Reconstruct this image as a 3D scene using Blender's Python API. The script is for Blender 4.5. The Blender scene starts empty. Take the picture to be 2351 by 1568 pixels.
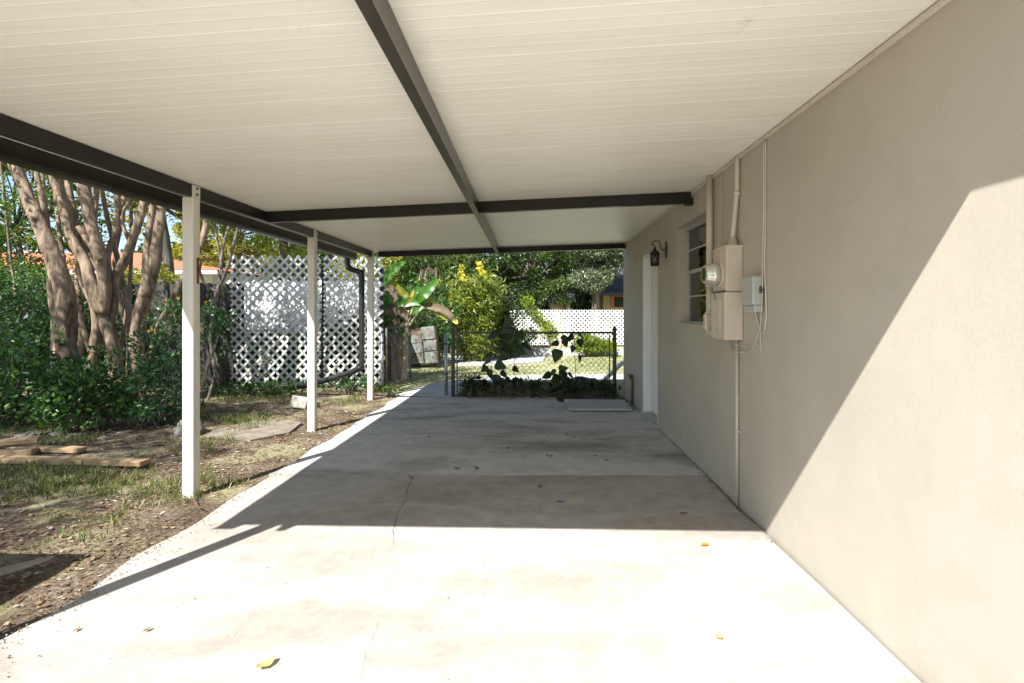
import bpy, math, random
import numpy as np
from mathutils import Vector, Matrix, noise
random.seed(7)
RNG = np.random.default_rng(11)
S = bpy.context.scene
COL = S.collection
H = 1.4                       # eye height
F, VX, VY = 1175.0, 1231.0, 716.0

# ------------------------------------------------------------------ camera, world, sun, exposure
cam = bpy.data.cameras.new('camera'); camo = bpy.data.objects.new('camera', cam); COL.objects.link(camo)
camo.location = (0, 0, H); camo.rotation_euler = (math.radians(90), 0, 0)
cam.sensor_width = 36; cam.lens = 36*F/2351
cam.shift_x = (1175.5-VX)/2351; cam.shift_y = -(784-VY)/2351
cam.clip_start = .05; cam.clip_end = 2000
S.camera = camo
SUN = Vector((-.54, -1, 1.2)).normalized()
w = bpy.data.worlds.new('World'); S.world = w; w.use_nodes = True
wn = w.node_tree; bg = wn.nodes['Background']
sky = wn.nodes.new('ShaderNodeTexSky'); sky.sky_type = 'NISHITA'; sky.sun_disc = False
sky.sun_elevation = math.asin(SUN.z); sky.sun_rotation = math.atan2(SUN.x, SUN.y) % (2*math.pi)
sky.air_density = 1.0; sky.dust_density = .6
wn.links.new(sky.outputs[0], bg.inputs[0]); bg.inputs[1].default_value = .085
sl = bpy.data.lights.new('sun', 'SUN'); sl.energy = 5.0; sl.angle = math.radians(.5); sl.color = (1, .985, .975)
so = bpy.data.objects.new('sun', sl); COL.objects.link(so)
so.rotation_euler = (-SUN).to_track_quat('-Z', 'Y').to_euler()
S.view_settings.view_transform = 'Standard'; S.view_settings.look = 'None'
S.view_settings.exposure = 1.38; S.view_settings.gamma = 1
S.render.engine = 'CYCLES'
S.cycles.max_bounces = 9; S.cycles.diffuse_bounces = 6; S.cycles.transparent_max_bounces = 12

# ------------------------------------------------------------------ helpers
def W(px, py, Y):
    return Vector(((px-VX)/F*Y, Y, H-(py-VY)/F*Y))

class MB:
    def __init__(s): s.v = []; s.f = []; s.sm = []
    def add(s, vs, fs, smooth=False):
        o = len(s.v); s.v += [tuple(v) for v in vs]
        s.f += [tuple(i+o for i in f) for f in fs]; s.sm += [smooth]*len(fs); return s
    def box(s, a, b, M=None):
        x0, y0, z0 = a; x1, y1, z1 = b
        vs = [Vector(p) for p in ((x0,y0,z0),(x1,y0,z0),(x1,y1,z0),(x0,y1,z0),(x0,y0,z1),(x1,y0,z1),(x1,y1,z1),(x0,y1,z1))]
        if M: vs = [M @ v for v in vs]
        return s.add(vs, [(3,2,1,0),(4,5,6,7),(0,1,5,4),(1,2,6,5),(2,3,7,6),(3,0,4,7)])
    def bbox(s, a, b, r=.004, M=None):         # box with chamfered edges
        x0, y0, z0 = a; x1, y1, z1 = b
        V = []; idx = {}
        for ix, X in ((0,x0),(1,x1)):
            for iy, Y in ((0,y0),(1,y1)):
                for iz, Z in ((0,z0),(1,z1)):
                    dx = r if ix == 0 else -r; dy = r if iy == 0 else -r; dz = r if iz == 0 else -r
                    for k, p in enumerate(((X,Y+dy,Z+dz),(X+dx,Y,Z+dz),(X+dx,Y+dy,Z))):
                        idx[(ix,iy,iz,k)] = len(V); V.append(Vector(p))
        Fc = []
        g = lambda *q: idx[q]
        Fc += [(g(0,0,0,0),g(0,0,1,0),g(0,1,1,0),g(0,1,0,0)), (g(1,0,0,0),g(1,1,0,0),g(1,1,1,0),g(1,0,1,0))]
        Fc += [(g(0,0,0,1),g(1,0,0,1),g(1,0,1,1),g(0,0,1,1)), (g(0,1,0,1),g(0,1,1,1),g(1,1,1,1),g(1,1,0,1))]
        Fc += [(g(0,0,0,2),g(0,1,0,2),g(1,1,0,2),g(1,0,0,2)), (g(0,0,1,2),g(1,0,1,2),g(1,1,1,2),g(0,1,1,2))]
        for a_ in (0,1):
            for b_ in (0,1):
                Fc.append((g(a_,b_,0,0),g(a_,b_,1,0),g(a_,b_,1,1),g(a_,b_,0,1)))
                Fc.append((g(a_,0,b_,0),g(a_,1,b_,0),g(a_,1,b_,2),g(a_,0,b_,2)))
                Fc.append((g(0,a_,b_,1),g(1,a_,b_,1),g(1,a_,b_,2),g(0,a_,b_,2)))
                for c_ in (0,1): Fc.append((g(a_,b_,c_,0),g(a_,b_,c_,1),g(a_,b_,c_,2)))
        if M: V = [M @ v for v in V]
        return s.add(V, Fc)
    def tube(s, pts, rad, n=8, sub=1, cap=True, lump=0, smooth=True, seed=0):
        pts = [Vector(p) for p in pts]
        if not hasattr(rad, '__len__'): rad = [rad]*len(pts)
        if sub > 1 and len(pts) > 2:
            P = []; R = []
            for i in range(len(pts)-1):
                p0 = pts[max(i-1,0)]; p1 = pts[i]; p2 = pts[i+1]; p3 = pts[min(i+2,len(pts)-1)]
                for k in range(sub):
                    t = k/sub
                    P.append(.5*((2*p1)+(p2-p0)*t+(2*p0-5*p1+4*p2-p3)*t*t+(3*p1-p0-3*p2+p3)*t**3))
                    R.append(rad[i]*(1-t)+rad[i+1]*t)
            P.append(pts[-1]); R.append(rad[-1]); pts, rad = P, R
        vs = []; fs = []; N = len(pts); up = None
        for i, p in enumerate(pts):
            d = (pts[min(i+1,N-1)]-pts[max(i-1,0)])
            if d.length < 1e-9: d = Vector((0,0,1))
            d.normalize()
            if up is None:
                up = Vector((1,0,0)) if abs(d.x) < .8 else Vector((0,1,0))
            a = (up-d*up.dot(d)).normalized(); up = a; b = d.cross(a)
            for k in range(n):
                t = 2*math.pi*k/n; r = rad[i]
                if lump: r *= 1+lump*(math.sin(3*t+seed+i*.22)*.6+noise.noise(Vector((math.cos(t)*1.5+seed, math.sin(t)*1.5, i*.35)))*1.1)
                vs.append(p+a*math.cos(t)*r+b*math.sin(t)*r)
        for i in range(N-1):
            for k in range(n):
                k2 = (k+1)%n; fs.append((i*n+k, i*n+k2, (i+1)*n+k2, (i+1)*n+k))
        s.add(vs, fs, smooth)
        if cap:
            o = len(s.v)-len(vs)
            s.f += [tuple(o+k for k in reversed(range(n))), tuple(o+(N-1)*n+k for k in range(n))]; s.sm += [False]*2
        return s
    def prism(s, poly, z0, z1):
        n = len(poly); vs = [(p[0],p[1],z0) for p in poly]+[(p[0],p[1],z1) for p in poly]
        fs = [tuple(reversed(range(n))), tuple(range(n,2*n))]+[(i,(i+1)%n,n+(i+1)%n,n+i) for i in range(n)]
        return s.add(vs, fs)
    def bar(s, a, b, wd, th, nrm):             # flat bar between two points, wd wide in the plane, th thick along nrm
        a = Vector(a); b = Vector(b); d = (b-a).normalized(); nn = Vector(nrm).normalized(); l = d.cross(nn)
        vs = []
        for p in (a, b):
            for i, j in ((-1,-1),(1,-1),(1,1),(-1,1)): vs.append(p+l*i*wd/2+nn*j*th/2)
        return s.add(vs, [(3,2,1,0),(4,5,6,7),(0,1,5,4),(1,2,6,5),(2,3,7,6),(3,0,4,7)])
    def build(s, name, mat, parent=None):
        me = bpy.data.meshes.new(name); me.from_pydata(s.v, [], s.f)
        me.polygons.foreach_set('use_smooth', s.sm); me.materials.append(mat); me.update()
        o = bpy.data.objects.new(name, me); COL.objects.link(o)
        if parent: 
            o.parent = parent; o.matrix_parent_inverse = parent.matrix_basis.inverted()
        return o

def npmesh(name, V, T, mat, parent=None, smooth=False):
    me = bpy.data.meshes.new(name); n = len(T)
    me.vertices.add(len(V)); me.vertices.foreach_set('co', np.asarray(V, np.float32).ravel())
    me.loops.add(n*3); me.loops.foreach_set('vertex_index', np.asarray(T, np.int32).ravel())
    me.polygons.add(n); me.polygons.foreach_set('loop_start', np.arange(0, n*3, 3, dtype=np.int32))
    try: me.polygons.foreach_set('loop_total', np.full(n, 3, np.int32))
    except Exception: pass
    me.polygons.foreach_set('use_smooth', np.full(n, smooth))
    me.update(calc_edges=True); me.materials.append(mat)
    o = bpy.data.objects.new(name, me); COL.objects.link(o)
    if parent: 
        o.parent = parent; o.matrix_parent_inverse = parent.matrix_basis.inverted()
    return o

def empty(name, loc=(0,0,0)):
    o = bpy.data.objects.new(name, None); COL.objects.link(o); o.location = loc; o.empty_display_size = .2
    return o
def tag(o, label=None, cat=None, group=None, kind=None):
    if label: o['label'] = label
    if cat: o['category'] = cat
    if group: o['group'] = group
    if kind: o['kind'] = kind
    return o
def struct(o): o['kind'] = 'structure'; return o

def unit(a): return a/np.maximum(np.linalg.norm(a, axis=1, keepdims=True), 1e-9)
def leaves(P, size, aspect=.5, dirn=None, spread=1.0, fold=.12, r=RNG):
    """rhombic folded leaves at P (n,3)"""
    n = len(P); d = r.normal(size=(n,3))
    if dirn is not None: d = unit(d)*spread+np.asarray(dirn)
    d = unit(d); q = r.normal(size=(n,3)); l = unit(np.cross(d, q)); nn = np.cross(l, d)
    s = (size*r.uniform(.6, 1.35, n))[:,None]; a = aspect
    V = np.empty((n,4,3)); V[:,0] = P; V[:,1] = P+d*s*.42+l*s*a*.5+nn*s*fold
    V[:,2] = P+d*s-nn*s*fold*.5; V[:,3] = P+d*s*.42-l*s*a*.5+nn*s*fold
    i = (np.arange(n)*4)[:,None]
    T = np.concatenate([i+np.array([[0,1,2]]), i+np.array([[0,2,3]])], 1).reshape(-1,3)
    return V.reshape(-1,3), T
def join(parts):
    Vs = []; Ts = []; o = 0
    for V, T in parts: Vs.append(V); Ts.append(T+o); o += len(V)
    return np.concatenate(Vs), np.concatenate(Ts)
def blobs(c, rad, nb, rb, shell=.55, r=RNG):
    u = unit(r.normal(size=(nb,3)))*(r.uniform(shell**3, 1, nb)**(1/3))[:,None]
    return np.asarray(c)+u*np.asarray(rad), rb*r.uniform(.6, 1.3, nb)
def blob_points(C, R, per, flat=.75, r=RNG):
    n = len(C)*per; u = unit(r.normal(size=(n,3)))*(r.uniform(.15, 1, n)**.5)[:,None]; u[:,2] *= flat
    k = np.repeat(np.arange(len(C)), per)
    return C[k]+u*R[k][:,None], u

# ------------------------------------------------------------------ materials
def nt(name):
    m = bpy.data.materials.new(name); m.use_nodes = True; t = m.node_tree
    return m, t, t.nodes, t.links, t.nodes['Principled BSDF']
def noise_n(N, L, co, scale, detail=4, rough=.55, dist=0):
    n = N.new('ShaderNodeTexNoise'); n.inputs['Scale'].default_value = scale; n.inputs['Detail'].default_value = detail
    n.inputs['Roughness'].default_value = rough; n.inputs['Distortion'].default_value = dist
    L.new(co, n.inputs['Vector']); return n.outputs['Fac']
def ramp(N, L, fac, stops):
    r = N.new('ShaderNodeValToRGB'); e = r.color_ramp.elements
    while len(e) < len(stops): e.new(.5)
    for i, (p, c) in enumerate(stops):
        e[i].position = p; e[i].color = (c if hasattr(c, '__len__') else (c,c,c))+((1,) if not hasattr(c,'__len__') or len(c)==3 else ())
    L.new(fac, r.inputs[0]); return r.outputs[0]
def mix(N, L, fac, a, b, mode='MIX'):
    m = N.new('ShaderNodeMix'); m.data_type = 'RGBA'; m.blend_type = mode
    for s_, v in ((0,fac),(6,a),(7,b)):
        if isinstance(v, (int, float)): m.inputs[s_].default_value = v
        elif isinstance(v, tuple): m.inputs[s_].default_value = v+(1,) if len(v)==3 else v
        else: L.new(v, m.inputs[s_])
    return m.outputs[2]
def mapping(N, L, co, scale=(1,1,1), rot=(0,0,0)):
    m = N.new('ShaderNodeMapping'); m.inputs['Scale'].default_value = scale; m.inputs['Rotation'].default_value = rot
    L.new(co, m.inputs['Vector']); return m.outputs[0]
def bump(N, L, B, h, strength, dist=.01):
    b = N.new('ShaderNodeBump'); b.inputs['Strength'].default_value = strength; b.inputs['Distance'].default_value = dist
    L.new(h, b.inputs['Height']); L.new(b.outputs[0], B.inputs['Normal']); return b
def pos(N): return N.new('ShaderNodeNewGeometry').outputs['Position']

def simple(name, c1, c2=None, scale=6, rough=.6, bs=0, bscale=60, metal=0, stretch=(1,1,1), spec=.5, lo=.35, hi=.65):
    m, t, N, L, B = nt(name); co = mapping(N, L, pos(N), stretch)
    c2 = c2 or tuple(x*.8 for x in c1)
    f = noise_n(N, L, co, scale, 6, .6)
    L.new(ramp(N, L, f, [(lo, c1), (hi, c2)]), B.inputs['Base Color'])
    B.inputs['Roughness'].default_value = rough; B.inputs['Metallic'].default_value = metal
    B.inputs['Specular IOR Level'].default_value = spec
    if bs: bump(N, L, B, noise_n(N, L, co, bscale, 5, .6), bs, .004)
    return m

def concrete(name, base, stain, pit=.5, seed=(0,0,0), stain_amt=.75):
    m, t, N, L, B = nt(name); p = pos(N)
    mp = N.new('ShaderNodeMapping'); mp.inputs['Location'].default_value = seed; L.new(p, mp.inputs['Vector']); co = mp.outputs[0]
    wide = mapping(N, L, co, (.6,1.6,1))
    big = ramp(N, L, noise_n(N, L, wide, 1.1, 7, .62, .4), [(.46, 0.0), (.70, 1.0)])
    c = mix(N, L, big, base, stain)
    mid = ramp(N, L, noise_n(N, L, co, 7, 8, .7), [(.3, .78), (.72, 1.12)])
    c = mix(N, L, 1.0, c, mid, 'MULTIPLY')
    fine = ramp(N, L, noise_n(N, L, co, 190, 3, .6), [(.3, .80), (.7, 1.15)])
    c = mix(N, L, 1.0, c, fine, 'MULTIPLY')
    v = N.new('ShaderNodeTexVoronoi'); v.inputs['Scale'].default_value = 34; L.new(co, v.inputs['Vector'])
    gate = ramp(N, L, noise_n(N, L, co, 5, 3), [(.48, 0.0), (.6, 1.0)])
    pm = ramp(N, L, v.outputs['Distance'], [(.07, 1.0), (.13, 0.0)])
    pmg = N.new('ShaderNodeMath'); pmg.operation = 'MULTIPLY'; L.new(pm, pmg.inputs[0]); L.new(gate, pmg.inputs[1])
    pm2 = N.new('ShaderNodeMath'); pm2.operation = 'MULTIPLY'; L.new(pmg.outputs[0], pm2.inputs[0]); pm2.inputs[1].default_value = pit
    c = mix(N, L, pm2.outputs[0], c, tuple(x*.3 for x in stain))
    # pale trowel streaks
    st = ramp(N, L, noise_n(N, L, mapping(N, L, co, (1.2,9,1), (0,0,.3)), 2.2, 6, .7), [(.6, 0.0), (.75, .35)])
    c = mix(N, L, st, c, tuple(min(1,x*1.35) for x in base))
    L.new(c, B.inputs['Base Color']); B.inputs['Roughness'].default_value = .85; B.inputs['Specular IOR Level'].default_value = .3
    bump(N, L, B, noise_n(N, L, co, 90, 8, .7), .25, .006)
    return m

def stucco():
    m, t, N, L, B = nt('tan_stucco'); p = pos(N)
    c = ramp(N, L, noise_n(N, L, p, 1.3, 6, .6, .3), [(.35, (.41,.372,.305)), (.65, (.45,.408,.335))])
    streak = ramp(N, L, noise_n(N, L, mapping(N, L, p, (1,5,.6)), 2.5, 5, .6), [(.35, .985), (.7, 1.015)])
    c = mix(N, L, 1.0, c, streak, 'MULTIPLY')
    sp = ramp(N, L, noise_n(N, L, p, 60, 4, .6), [(.25, .94), (.6, 1.02)])
    c = mix(N, L, 1.0, c, sp, 'MULTIPLY')
    # grime low down the wall
    sep = N.new('ShaderNodeSeparateXYZ'); L.new(p, sep.inputs[0])
    gr = N.new('ShaderNodeMapRange'); gr.inputs[1].default_value = 0; gr.inputs[2].default_value = .35; gr.inputs[3].default_value = .28; gr.inputs[4].default_value = 0
    L.new(sep.outputs[2], gr.inputs[0])
    gm = N.new('ShaderNodeMath'); gm.operation = 'MULTIPLY'; L.new(gr.outputs[0], gm.inputs[0]); L.new(ramp(N, L, noise_n(N, L, p, 6, 5), [(.4,0.0),(.65,1.0)]), gm.inputs[1])
    c = mix(N, L, gm.outputs[0], c, (.33,.30,.25))
    pt = ramp(N, L, noise_n(N, L, p, 2.2, 2, .4, 1.2), [(.56, 0.0), (.60, .35)])
    c = mix(N, L, pt, c, (.46,.42,.35))
    vs_ = N.new('ShaderNodeTexVoronoi'); vs_.inputs['Scale'].default_value = 2.3; L.new(p, vs_.inputs['Vector'])
    c = mix(N, L, ramp(N, L, vs_.outputs['Distance'], [(.012, .6), (.02, 0.0)]), c, (.22,.19,.15))
    L.new(c, B.inputs['Base Color']); B.inputs['Roughness'].default_value = .62; B.inputs['Specular IOR Level'].default_value = .35
    a = noise_n(N, L, p, 75, 5, .6); b = noise_n(N, L, p, 9, 4, .5)
    ad = N.new('ShaderNodeMath'); ad.operation = 'ADD'; L.new(a, ad.inputs[0]); L.new(b, ad.inputs[1])
    bump(N, L, B, ad.outputs[0], .15, .005)
    return m

def leafmat(name, cols, trans=.35, rough=.4, spec=.5):
    """cols: list of (pos, rgb) picked per leaf"""
    m, t, N, L, B = nt(name)
    g = N.new('ShaderNodeNewGeometry')
    c = ramp(N, L, g.outputs['Random Per Island'], cols)
    v = ramp(N, L, noise_n(N, L, g.outputs['Position'], 1.4, 3), [(.3, .75), (.7, 1.25)])
    c = mix(N, L, 1.0, c, v, 'MULTIPLY')
    L.new(c, B.inputs['Base Color']); B.inputs['Roughness'].default_value = rough; B.inputs['Specular IOR Level'].default_value = spec
    tr = N.new('ShaderNodeBsdfTranslucent'); c2 = mix(N, L, 1.0, c, (1.5,1.6,.6), 'MULTIPLY'); L.new(c2, tr.inputs[0])
    mx = N.new('ShaderNodeMixShader'); mx.inputs[0].default_value = trans
    L.new(B.outputs[0], mx.inputs[1]); L.new(tr.outputs[0], mx.inputs[2]); L.new(mx.outputs[0], N['Material Output'].inputs[0])
    return m

def bark(name, c1, c2, c3):
    m, t, N, L, B = nt(name); p = pos(N)
    f = noise_n(N, L, mapping(N, L, p, (5,5,1.1)), 2.2, 8, .65, .8)
    c = ramp(N, L, f, [(.33, c3), (.47, c2), (.62, c1)])
    L.new(c, B.inputs['Base Color']); B.inputs['Roughness'].default_value = .75
    bump(N, L, B, noise_n(N, L, mapping(N, L, p, (6,6,1)), 8, 6, .6), .5, .015); return m

def panelmat():
    m, t, N, L, B = nt('cream_roof_panel'); p = pos(N)
    c = ramp(N, L, noise_n(N, L, mapping(N, L, p, (.5,2.5,1)), 1.6, 6, .6, .3), [(.35, (.85,.825,.73)), (.68, (.79,.76,.655))])
    st = ramp(N, L, noise_n(N, L, mapping(N, L, p, (1.5,1,1)), 5.5, 9, .8, .5), [(.585, 0.0), (.72, .45)])
    c = mix(N, L, st, c, (.48,.41,.28))
    s2 = ramp(N, L, noise_n(N, L, mapping(N, L, p, (.25,14,1)), 3, 4, .6), [(.5, 0.0), (.75, .12)])
    c = mix(N, L, s2, c, (.45,.40,.30))
    L.new(c, B.inputs['Base Color']); B.inputs['Roughness'].default_value = .42; B.inputs['Specular IOR Level'].default_value = .45
    bump(N, L, B, noise_n(N, L, mapping(N, L, p, (.4,3,1)), 9, 3), .08, .01); return m

def groundmat():
    m, t, N, L, B = nt('ground_earth'); p = pos(N)
    base = ramp(N, L, noise_n(N, L, p, 2.3, 8, .65, .3), [(.3, (.085,.06,.04)), (.5, (.17,.13,.09)), (.7, (.27,.22,.165))])
    leafy = ramp(N, L, noise_n(N, L, p, 38, 5, .7), [(.42, (.5,.45,.4)), (.55, (1,1,1)), (.66, (1.4,1.3,1.15))])
    c = mix(N, L, 1.0, base, leafy, 'MULTIPLY')
    v = N.new('ShaderNodeTexVoronoi'); v.inputs['Scale'].default_value = 26; L.new(p, v.inputs['Vector'])
    c = mix(N, L, ramp(N, L, v.outputs['Distance'], [(.1, .5), (.22, 0.0)]), c, (.42,.37,.29))
    sep = N.new('ShaderNodeSeparateXYZ'); L.new(p, sep.inputs[0])
    far = N.new('ShaderNodeMapRange'); far.inputs[1].default_value = 8.6; far.inputs[2].default_value = 9.6; L.new(sep.outputs[1], far.inputs[0])
    g = ramp(N, L, noise_n(N, L, p, 3, 8, .7), [(.3, (.20,.22,.08)), (.5, (.36,.35,.18)), (.7, (.50,.45,.30))])
    g = mix(N, L, 1.0, g, ramp(N, L, noise_n(N, L, p, 60, 4, .7), [(.3, .6), (.7, 1.3)]), 'MULTIPLY')
    green = ramp(N, L, noise_n(N, L, p, 1.6, 5, .6), [(.5, 0.0), (.6, .55)])
    mxm = N.new('ShaderNodeMath'); mxm.operation = 'MAXIMUM'; L.new(far.outputs[0], mxm.inputs[0]); L.new(green, mxm.inputs[1])
    c = mix(N, L, mxm.outputs[0], c, g)
    L.new(c, B.inputs['Base Color']); B.inputs['Roughness'].default_value = .95; B.inputs['Specular IOR Level'].default_value = .15
    bump(N, L, B, noise_n(N, L, p, 30, 8, .7), .9, .03); return m

def woodmat(name, c1, c2, axis=(1,12,12), sc=3):
    m, t, N, L, B = nt(name); p = pos(N)
    f = noise_n(N, L, mapping(N, L, p, axis), sc, 7, .65, .6)
    c = ramp(N, L, f, [(.35, c1), (.65, c2)])
    g = N.new('ShaderNodeNewGeometry')
    c = mix(N, L, 1.0, c, ramp(N, L, g.outputs['Random Per Island'], [(0, .75), (1, 1.15)]), 'MULTIPLY')
    L.new(c, B.inputs['Base Color']); B.inputs['Roughness'].default_value = .8
    bump(N, L, B, f, .3, .006); return m

def whitepaint(name, c=(.78,.76,.70), rustlow=False):
    m, t, N, L, B = nt(name); p = pos(N)
    f = ramp(N, L, noise_n(N, L, mapping(N, L, p, (6,6,.8)), 2.5, 6, .6), [(.35, c), (.7, tuple(x*.86 for x in c))])
    sp = ramp(N, L, noise_n(N, L, p, 45, 4, .75), [(.66, 0.0), (.74, .5)])
    f = mix(N, L, sp, f, tuple(x*.55 for x in c))
    if rustlow:
        sep = N.new('ShaderNodeSeparateXYZ'); L.new(p, sep.inputs[0])
        mr = N.new('ShaderNodeMapRange'); mr.inputs[1].default_value = .05; mr.inputs[2].default_value = .75; mr.inputs[3].default_value = .75; mr.inputs[4].default_value = .0
        L.new(sep.outputs[2], mr.inputs[0])
        nn = N.new('ShaderNodeMath'); nn.operation = 'MULTIPLY'; L.new(mr.outputs[0], nn.inputs[0])
        L.new(ramp(N, L, noise_n(N, L, p, 7, 7, .7), [(.42, 0.0), (.6, 1.0)]), nn.inputs[1])
        f = mix(N, L, nn.outputs[0], f, (.30,.19,.09))
    L.new(f, B.inputs['Base Color']); B.inputs['Roughness'].default_value = .5
    return m

M = {}
M['slab_near'] = concrete('concrete_near', (.395,.365,.32), (.27,.235,.19), .8, (0,0,0))
M['slab_far'] = concrete('concrete_far', (.51,.495,.465), (.23,.21,.18), .6, (7,3,0))
M['slab_bounce'] = concrete('concrete_bounce', (.62,.60,.56), (.52,.50,.46), .3, (1,5,0))  # paler than the other slabs to bounce more light up
M['concrete_pale'] = concrete('concrete_pale', (.50,.49,.45), (.36,.35,.31), .2, (3,9,0))
M['wall'] = stucco()
M['panel'] = panelmat()
M['ground'] = groundmat()
M['beam'] = simple('dark_bronze_aluminium', (.013,.011,.008), (.019,.016,.012), 5, .32, .05, 40, spec=.35)
M['beam_brown'] = simple('brown_scuffed_aluminium', (.020,.017,.012), (.040,.032,.022), 14, .30, .1, 50, spec=.5)
M['post'] = whitepaint('cream_post_paint', (.74,.70,.61))
M['post_rust'] = whitepaint('cream_post_paint_rusty', (.72,.70,.63), True)
M['white'] = whitepaint('white_paint', (.80,.80,.78))
M['lattice'] = whitepaint('white_lattice', (.68,.67,.62))
M['lattice_far'] = whitepaint('far_lattice_white', (.80,.78,.74))
M['tanmetal'] = simple('tan_painted_metal', (.56,.485,.39), (.52,.45,.36), 8, .42, .04, 60)
M['trim'] = simple('tan_trim', (.60,.53,.43), (.54,.47,.38), 8, .55)
M['greyplastic'] = simple('grey_plastic', (.42,.44,.40), (.36,.38,.34), 9, .5)
M['cable'] = simple('cream_cable', (.55,.50,.41), (.48,.42,.34), 9, .55)
M['black'] = simple('black_iron', (.012,.012,.011), (.02,.018,.016), 20, .4)
M['blackpipe'] = simple('black_plastic_pipe', (.012,.012,.013), (.022,.022,.022), 9, .38)
M['galv'] = simple('galvanised_steel', (.45,.46,.45), (.32,.33,.33), 14, .38, metal=.85)
M['rustysteel'] = simple('weathered_steel', (.085,.078,.07), (.14,.11,.08), 16, .65, .2)
M['rust'] = simple('rust', (.22,.09,.035), (.10,.045,.02), 12, .85, .3)
M['alum'] = simple('window_aluminium', (.48,.48,.45), (.40,.40,.37), 10, .45, metal=.2)
M['boltm'] = simple('rusty_bolt', (.14,.09,.06), (.08,.06,.05), 30, .6, metal=.4)
M['fence'] = woodmat('grey_weathered_fence', (.028,.024,.019), (.062,.053,.043), (9,9,.8), 3)
M['lumber'] = woodmat('fresh_lumber', (.33,.21,.10), (.46,.32,.18), (1.2,14,14), 4)
M['stone'] = simple('pale_stone', (.22,.20,.175), (.11,.10,.085), 5, .9, .6, 18)
M['stoned'] = simple('dark_edging_concrete', (.10,.085,.065), (.045,.04,.03), 6, .92, .6, 25)
M['block'] = simple('splash_block_concrete', (.36,.33,.28), (.24,.22,.18), 7, .9, .3, 30)
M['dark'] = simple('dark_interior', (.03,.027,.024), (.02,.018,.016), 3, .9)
M['curtain'] = simple('brown_curtain', (.16,.12,.09), (.10,.075,.055), 4, .9, stretch=(1,9,1))
M['crape'] = bark('smooth_crape_bark', (.33,.24,.155), (.17,.115,.07), (.06,.038,.022))
M['crape_grey'] = bark('grey_crape_bark', (.20,.17,.14), (.13,.105,.08), (.06,.045,.035))
M['bark'] = bark('dark_bark', (.17,.14,.11), (.10,.08,.06), (.05,.04,.03))
M['cane'] = simple('bamboo_cane', (.42,.38,.20), (.30,.30,.13), 6, .5)
M['dirt'] = simple('dark_dirt', (.06,.048,.036), (.10,.08,.06), 25, .95, .6, 60)
g1=(.020,.055,.012); g2=(.045,.10,.022); g3=(.09,.17,.03); yl=(.30,.28,.04); br=(.20,.12,.06)
M['lf_shrub'] = leafmat('shrub_leaves', [(0,(.018,.055,.015)),(.45,(.034,.095,.024)),(.8,(.07,.16,.035)),(1,(.18,.26,.05))], .25, .35)
M['lf_lantana'] = leafmat('lantana_leaves', [(0,(.02,.065,.022)),(.5,(.038,.11,.038)),(1,(.10,.19,.06))], .22, .38)
M['lf_crape'] = leafmat('crape_leaves', [(0,(.03,.075,.012)),(.6,(.07,.14,.022)),(.93,(.15,.20,.03)),(1,(.36,.07,.02))], .45, .4)
M['lf_dark'] = leafmat('evergreen_leaves', [(0,(.016,.036,.010)),(.6,(.045,.080,.020)),(1,(.13,.18,.05))], .3, .35)
M['lf_mid'] = leafmat('midgreen_leaves', [(0,(.03,.06,.014)),(.6,(.07,.125,.025)),(1,(.17,.21,.045))], .4, .4)
M['lf_grey'] = leafmat('greygreen_leaves', [(0,(.04,.06,.03)),(.6,(.12,.15,.07)),(1,(.34,.36,.24))], .3, .3, .7)
M['lf_yellow'] = leafmat('yellowgreen_leaves', [(0,(.10,.13,.02)),(.55,(.24,.24,.035)),(1,(.46,.38,.05))], .5, .4)
M['lf_bamboo'] = leafmat('bamboo_leaves', [(0,(.07,.11,.02)),(.5,(.17,.22,.035)),(1,(.34,.36,.08))], .45, .4)
M['lf_vine'] = leafmat('vine_leaves', [(0,(.12,.19,.02)),(1,(.30,.34,.04))], .5, .4)
M['lf_weed'] = leafmat('weed_leaves', [(0,(.02,.045,.012)),(1,(.05,.085,.02))], .22, .5)
M['lf_banana'] = leafmat('banana_leaves', [(0,(.035,.13,.02)),(1,(.10,.23,.03))], .45, .35)
M['lf_banana_y'] = leafmat('yellowing_banana_leaf', [(0,(.16,.20,.02)),(1,(.30,.28,.03))], .45, .4)
M['lf_banana_dead'] = leafmat('dead_banana_leaf', [(0,(.10,.065,.042)),(.7,(.20,.14,.09)),(1,(.36,.27,.19))], .2, .7)
M['lf_orange'] = leafmat('orange_leaf', [(0,(.55,.25,.04)),(1,(.50,.28,.06))], .4, .5)
M['flower_y'] = leafmat('yellow_petals', [(0,(.62,.52,.06)),(1,(.75,.68,.15))], .4, .5)
M['flower_o'] = leafmat('orange_petals', [(0,(.80,.33,.02)),(1,(.80,.5,.05))], .3, .5)
M['litter'] = leafmat('dry_leaf_litter', [(0,(.08,.045,.025)),(.4,(.17,.10,.055)),(.8,(.30,.21,.13)),(1,(.50,.43,.33))], .1, .8, .3)
M['dryleaf'] = leafmat('dry_leaf', [(0,(.16,.09,.05)),(1,(.27,.17,.10))], .1, .7, .3)
M['yleaf'] = leafmat('yellow_dry_leaf', [(0,(.42,.33,.12)),(1,(.50,.40,.20))], .2, .6)
M['grass'] = leafmat('grass_blades', [(0,(.04,.075,.016)),(.5,(.10,.15,.03)),(.75,(.22,.23,.07)),(1,(.42,.36,.20))], .35, .5)
M['rooftile'] = simple('terracotta_tile', (.44,.17,.09), (.36,.13,.07), 5, .8)
M['shingle'] = simple('dark_shingle', (.045,.047,.052), (.09,.09,.095), 9, .9, .3)
M['yellowwall'] = simple('yellow_tan_wall', (.42,.32,.17), (.36,.27,.14), 3, .8)
M['housewhite'] = simple('pale_fascia', (.62,.62,.60), (.5,.5,.48), 3, .7)
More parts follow.
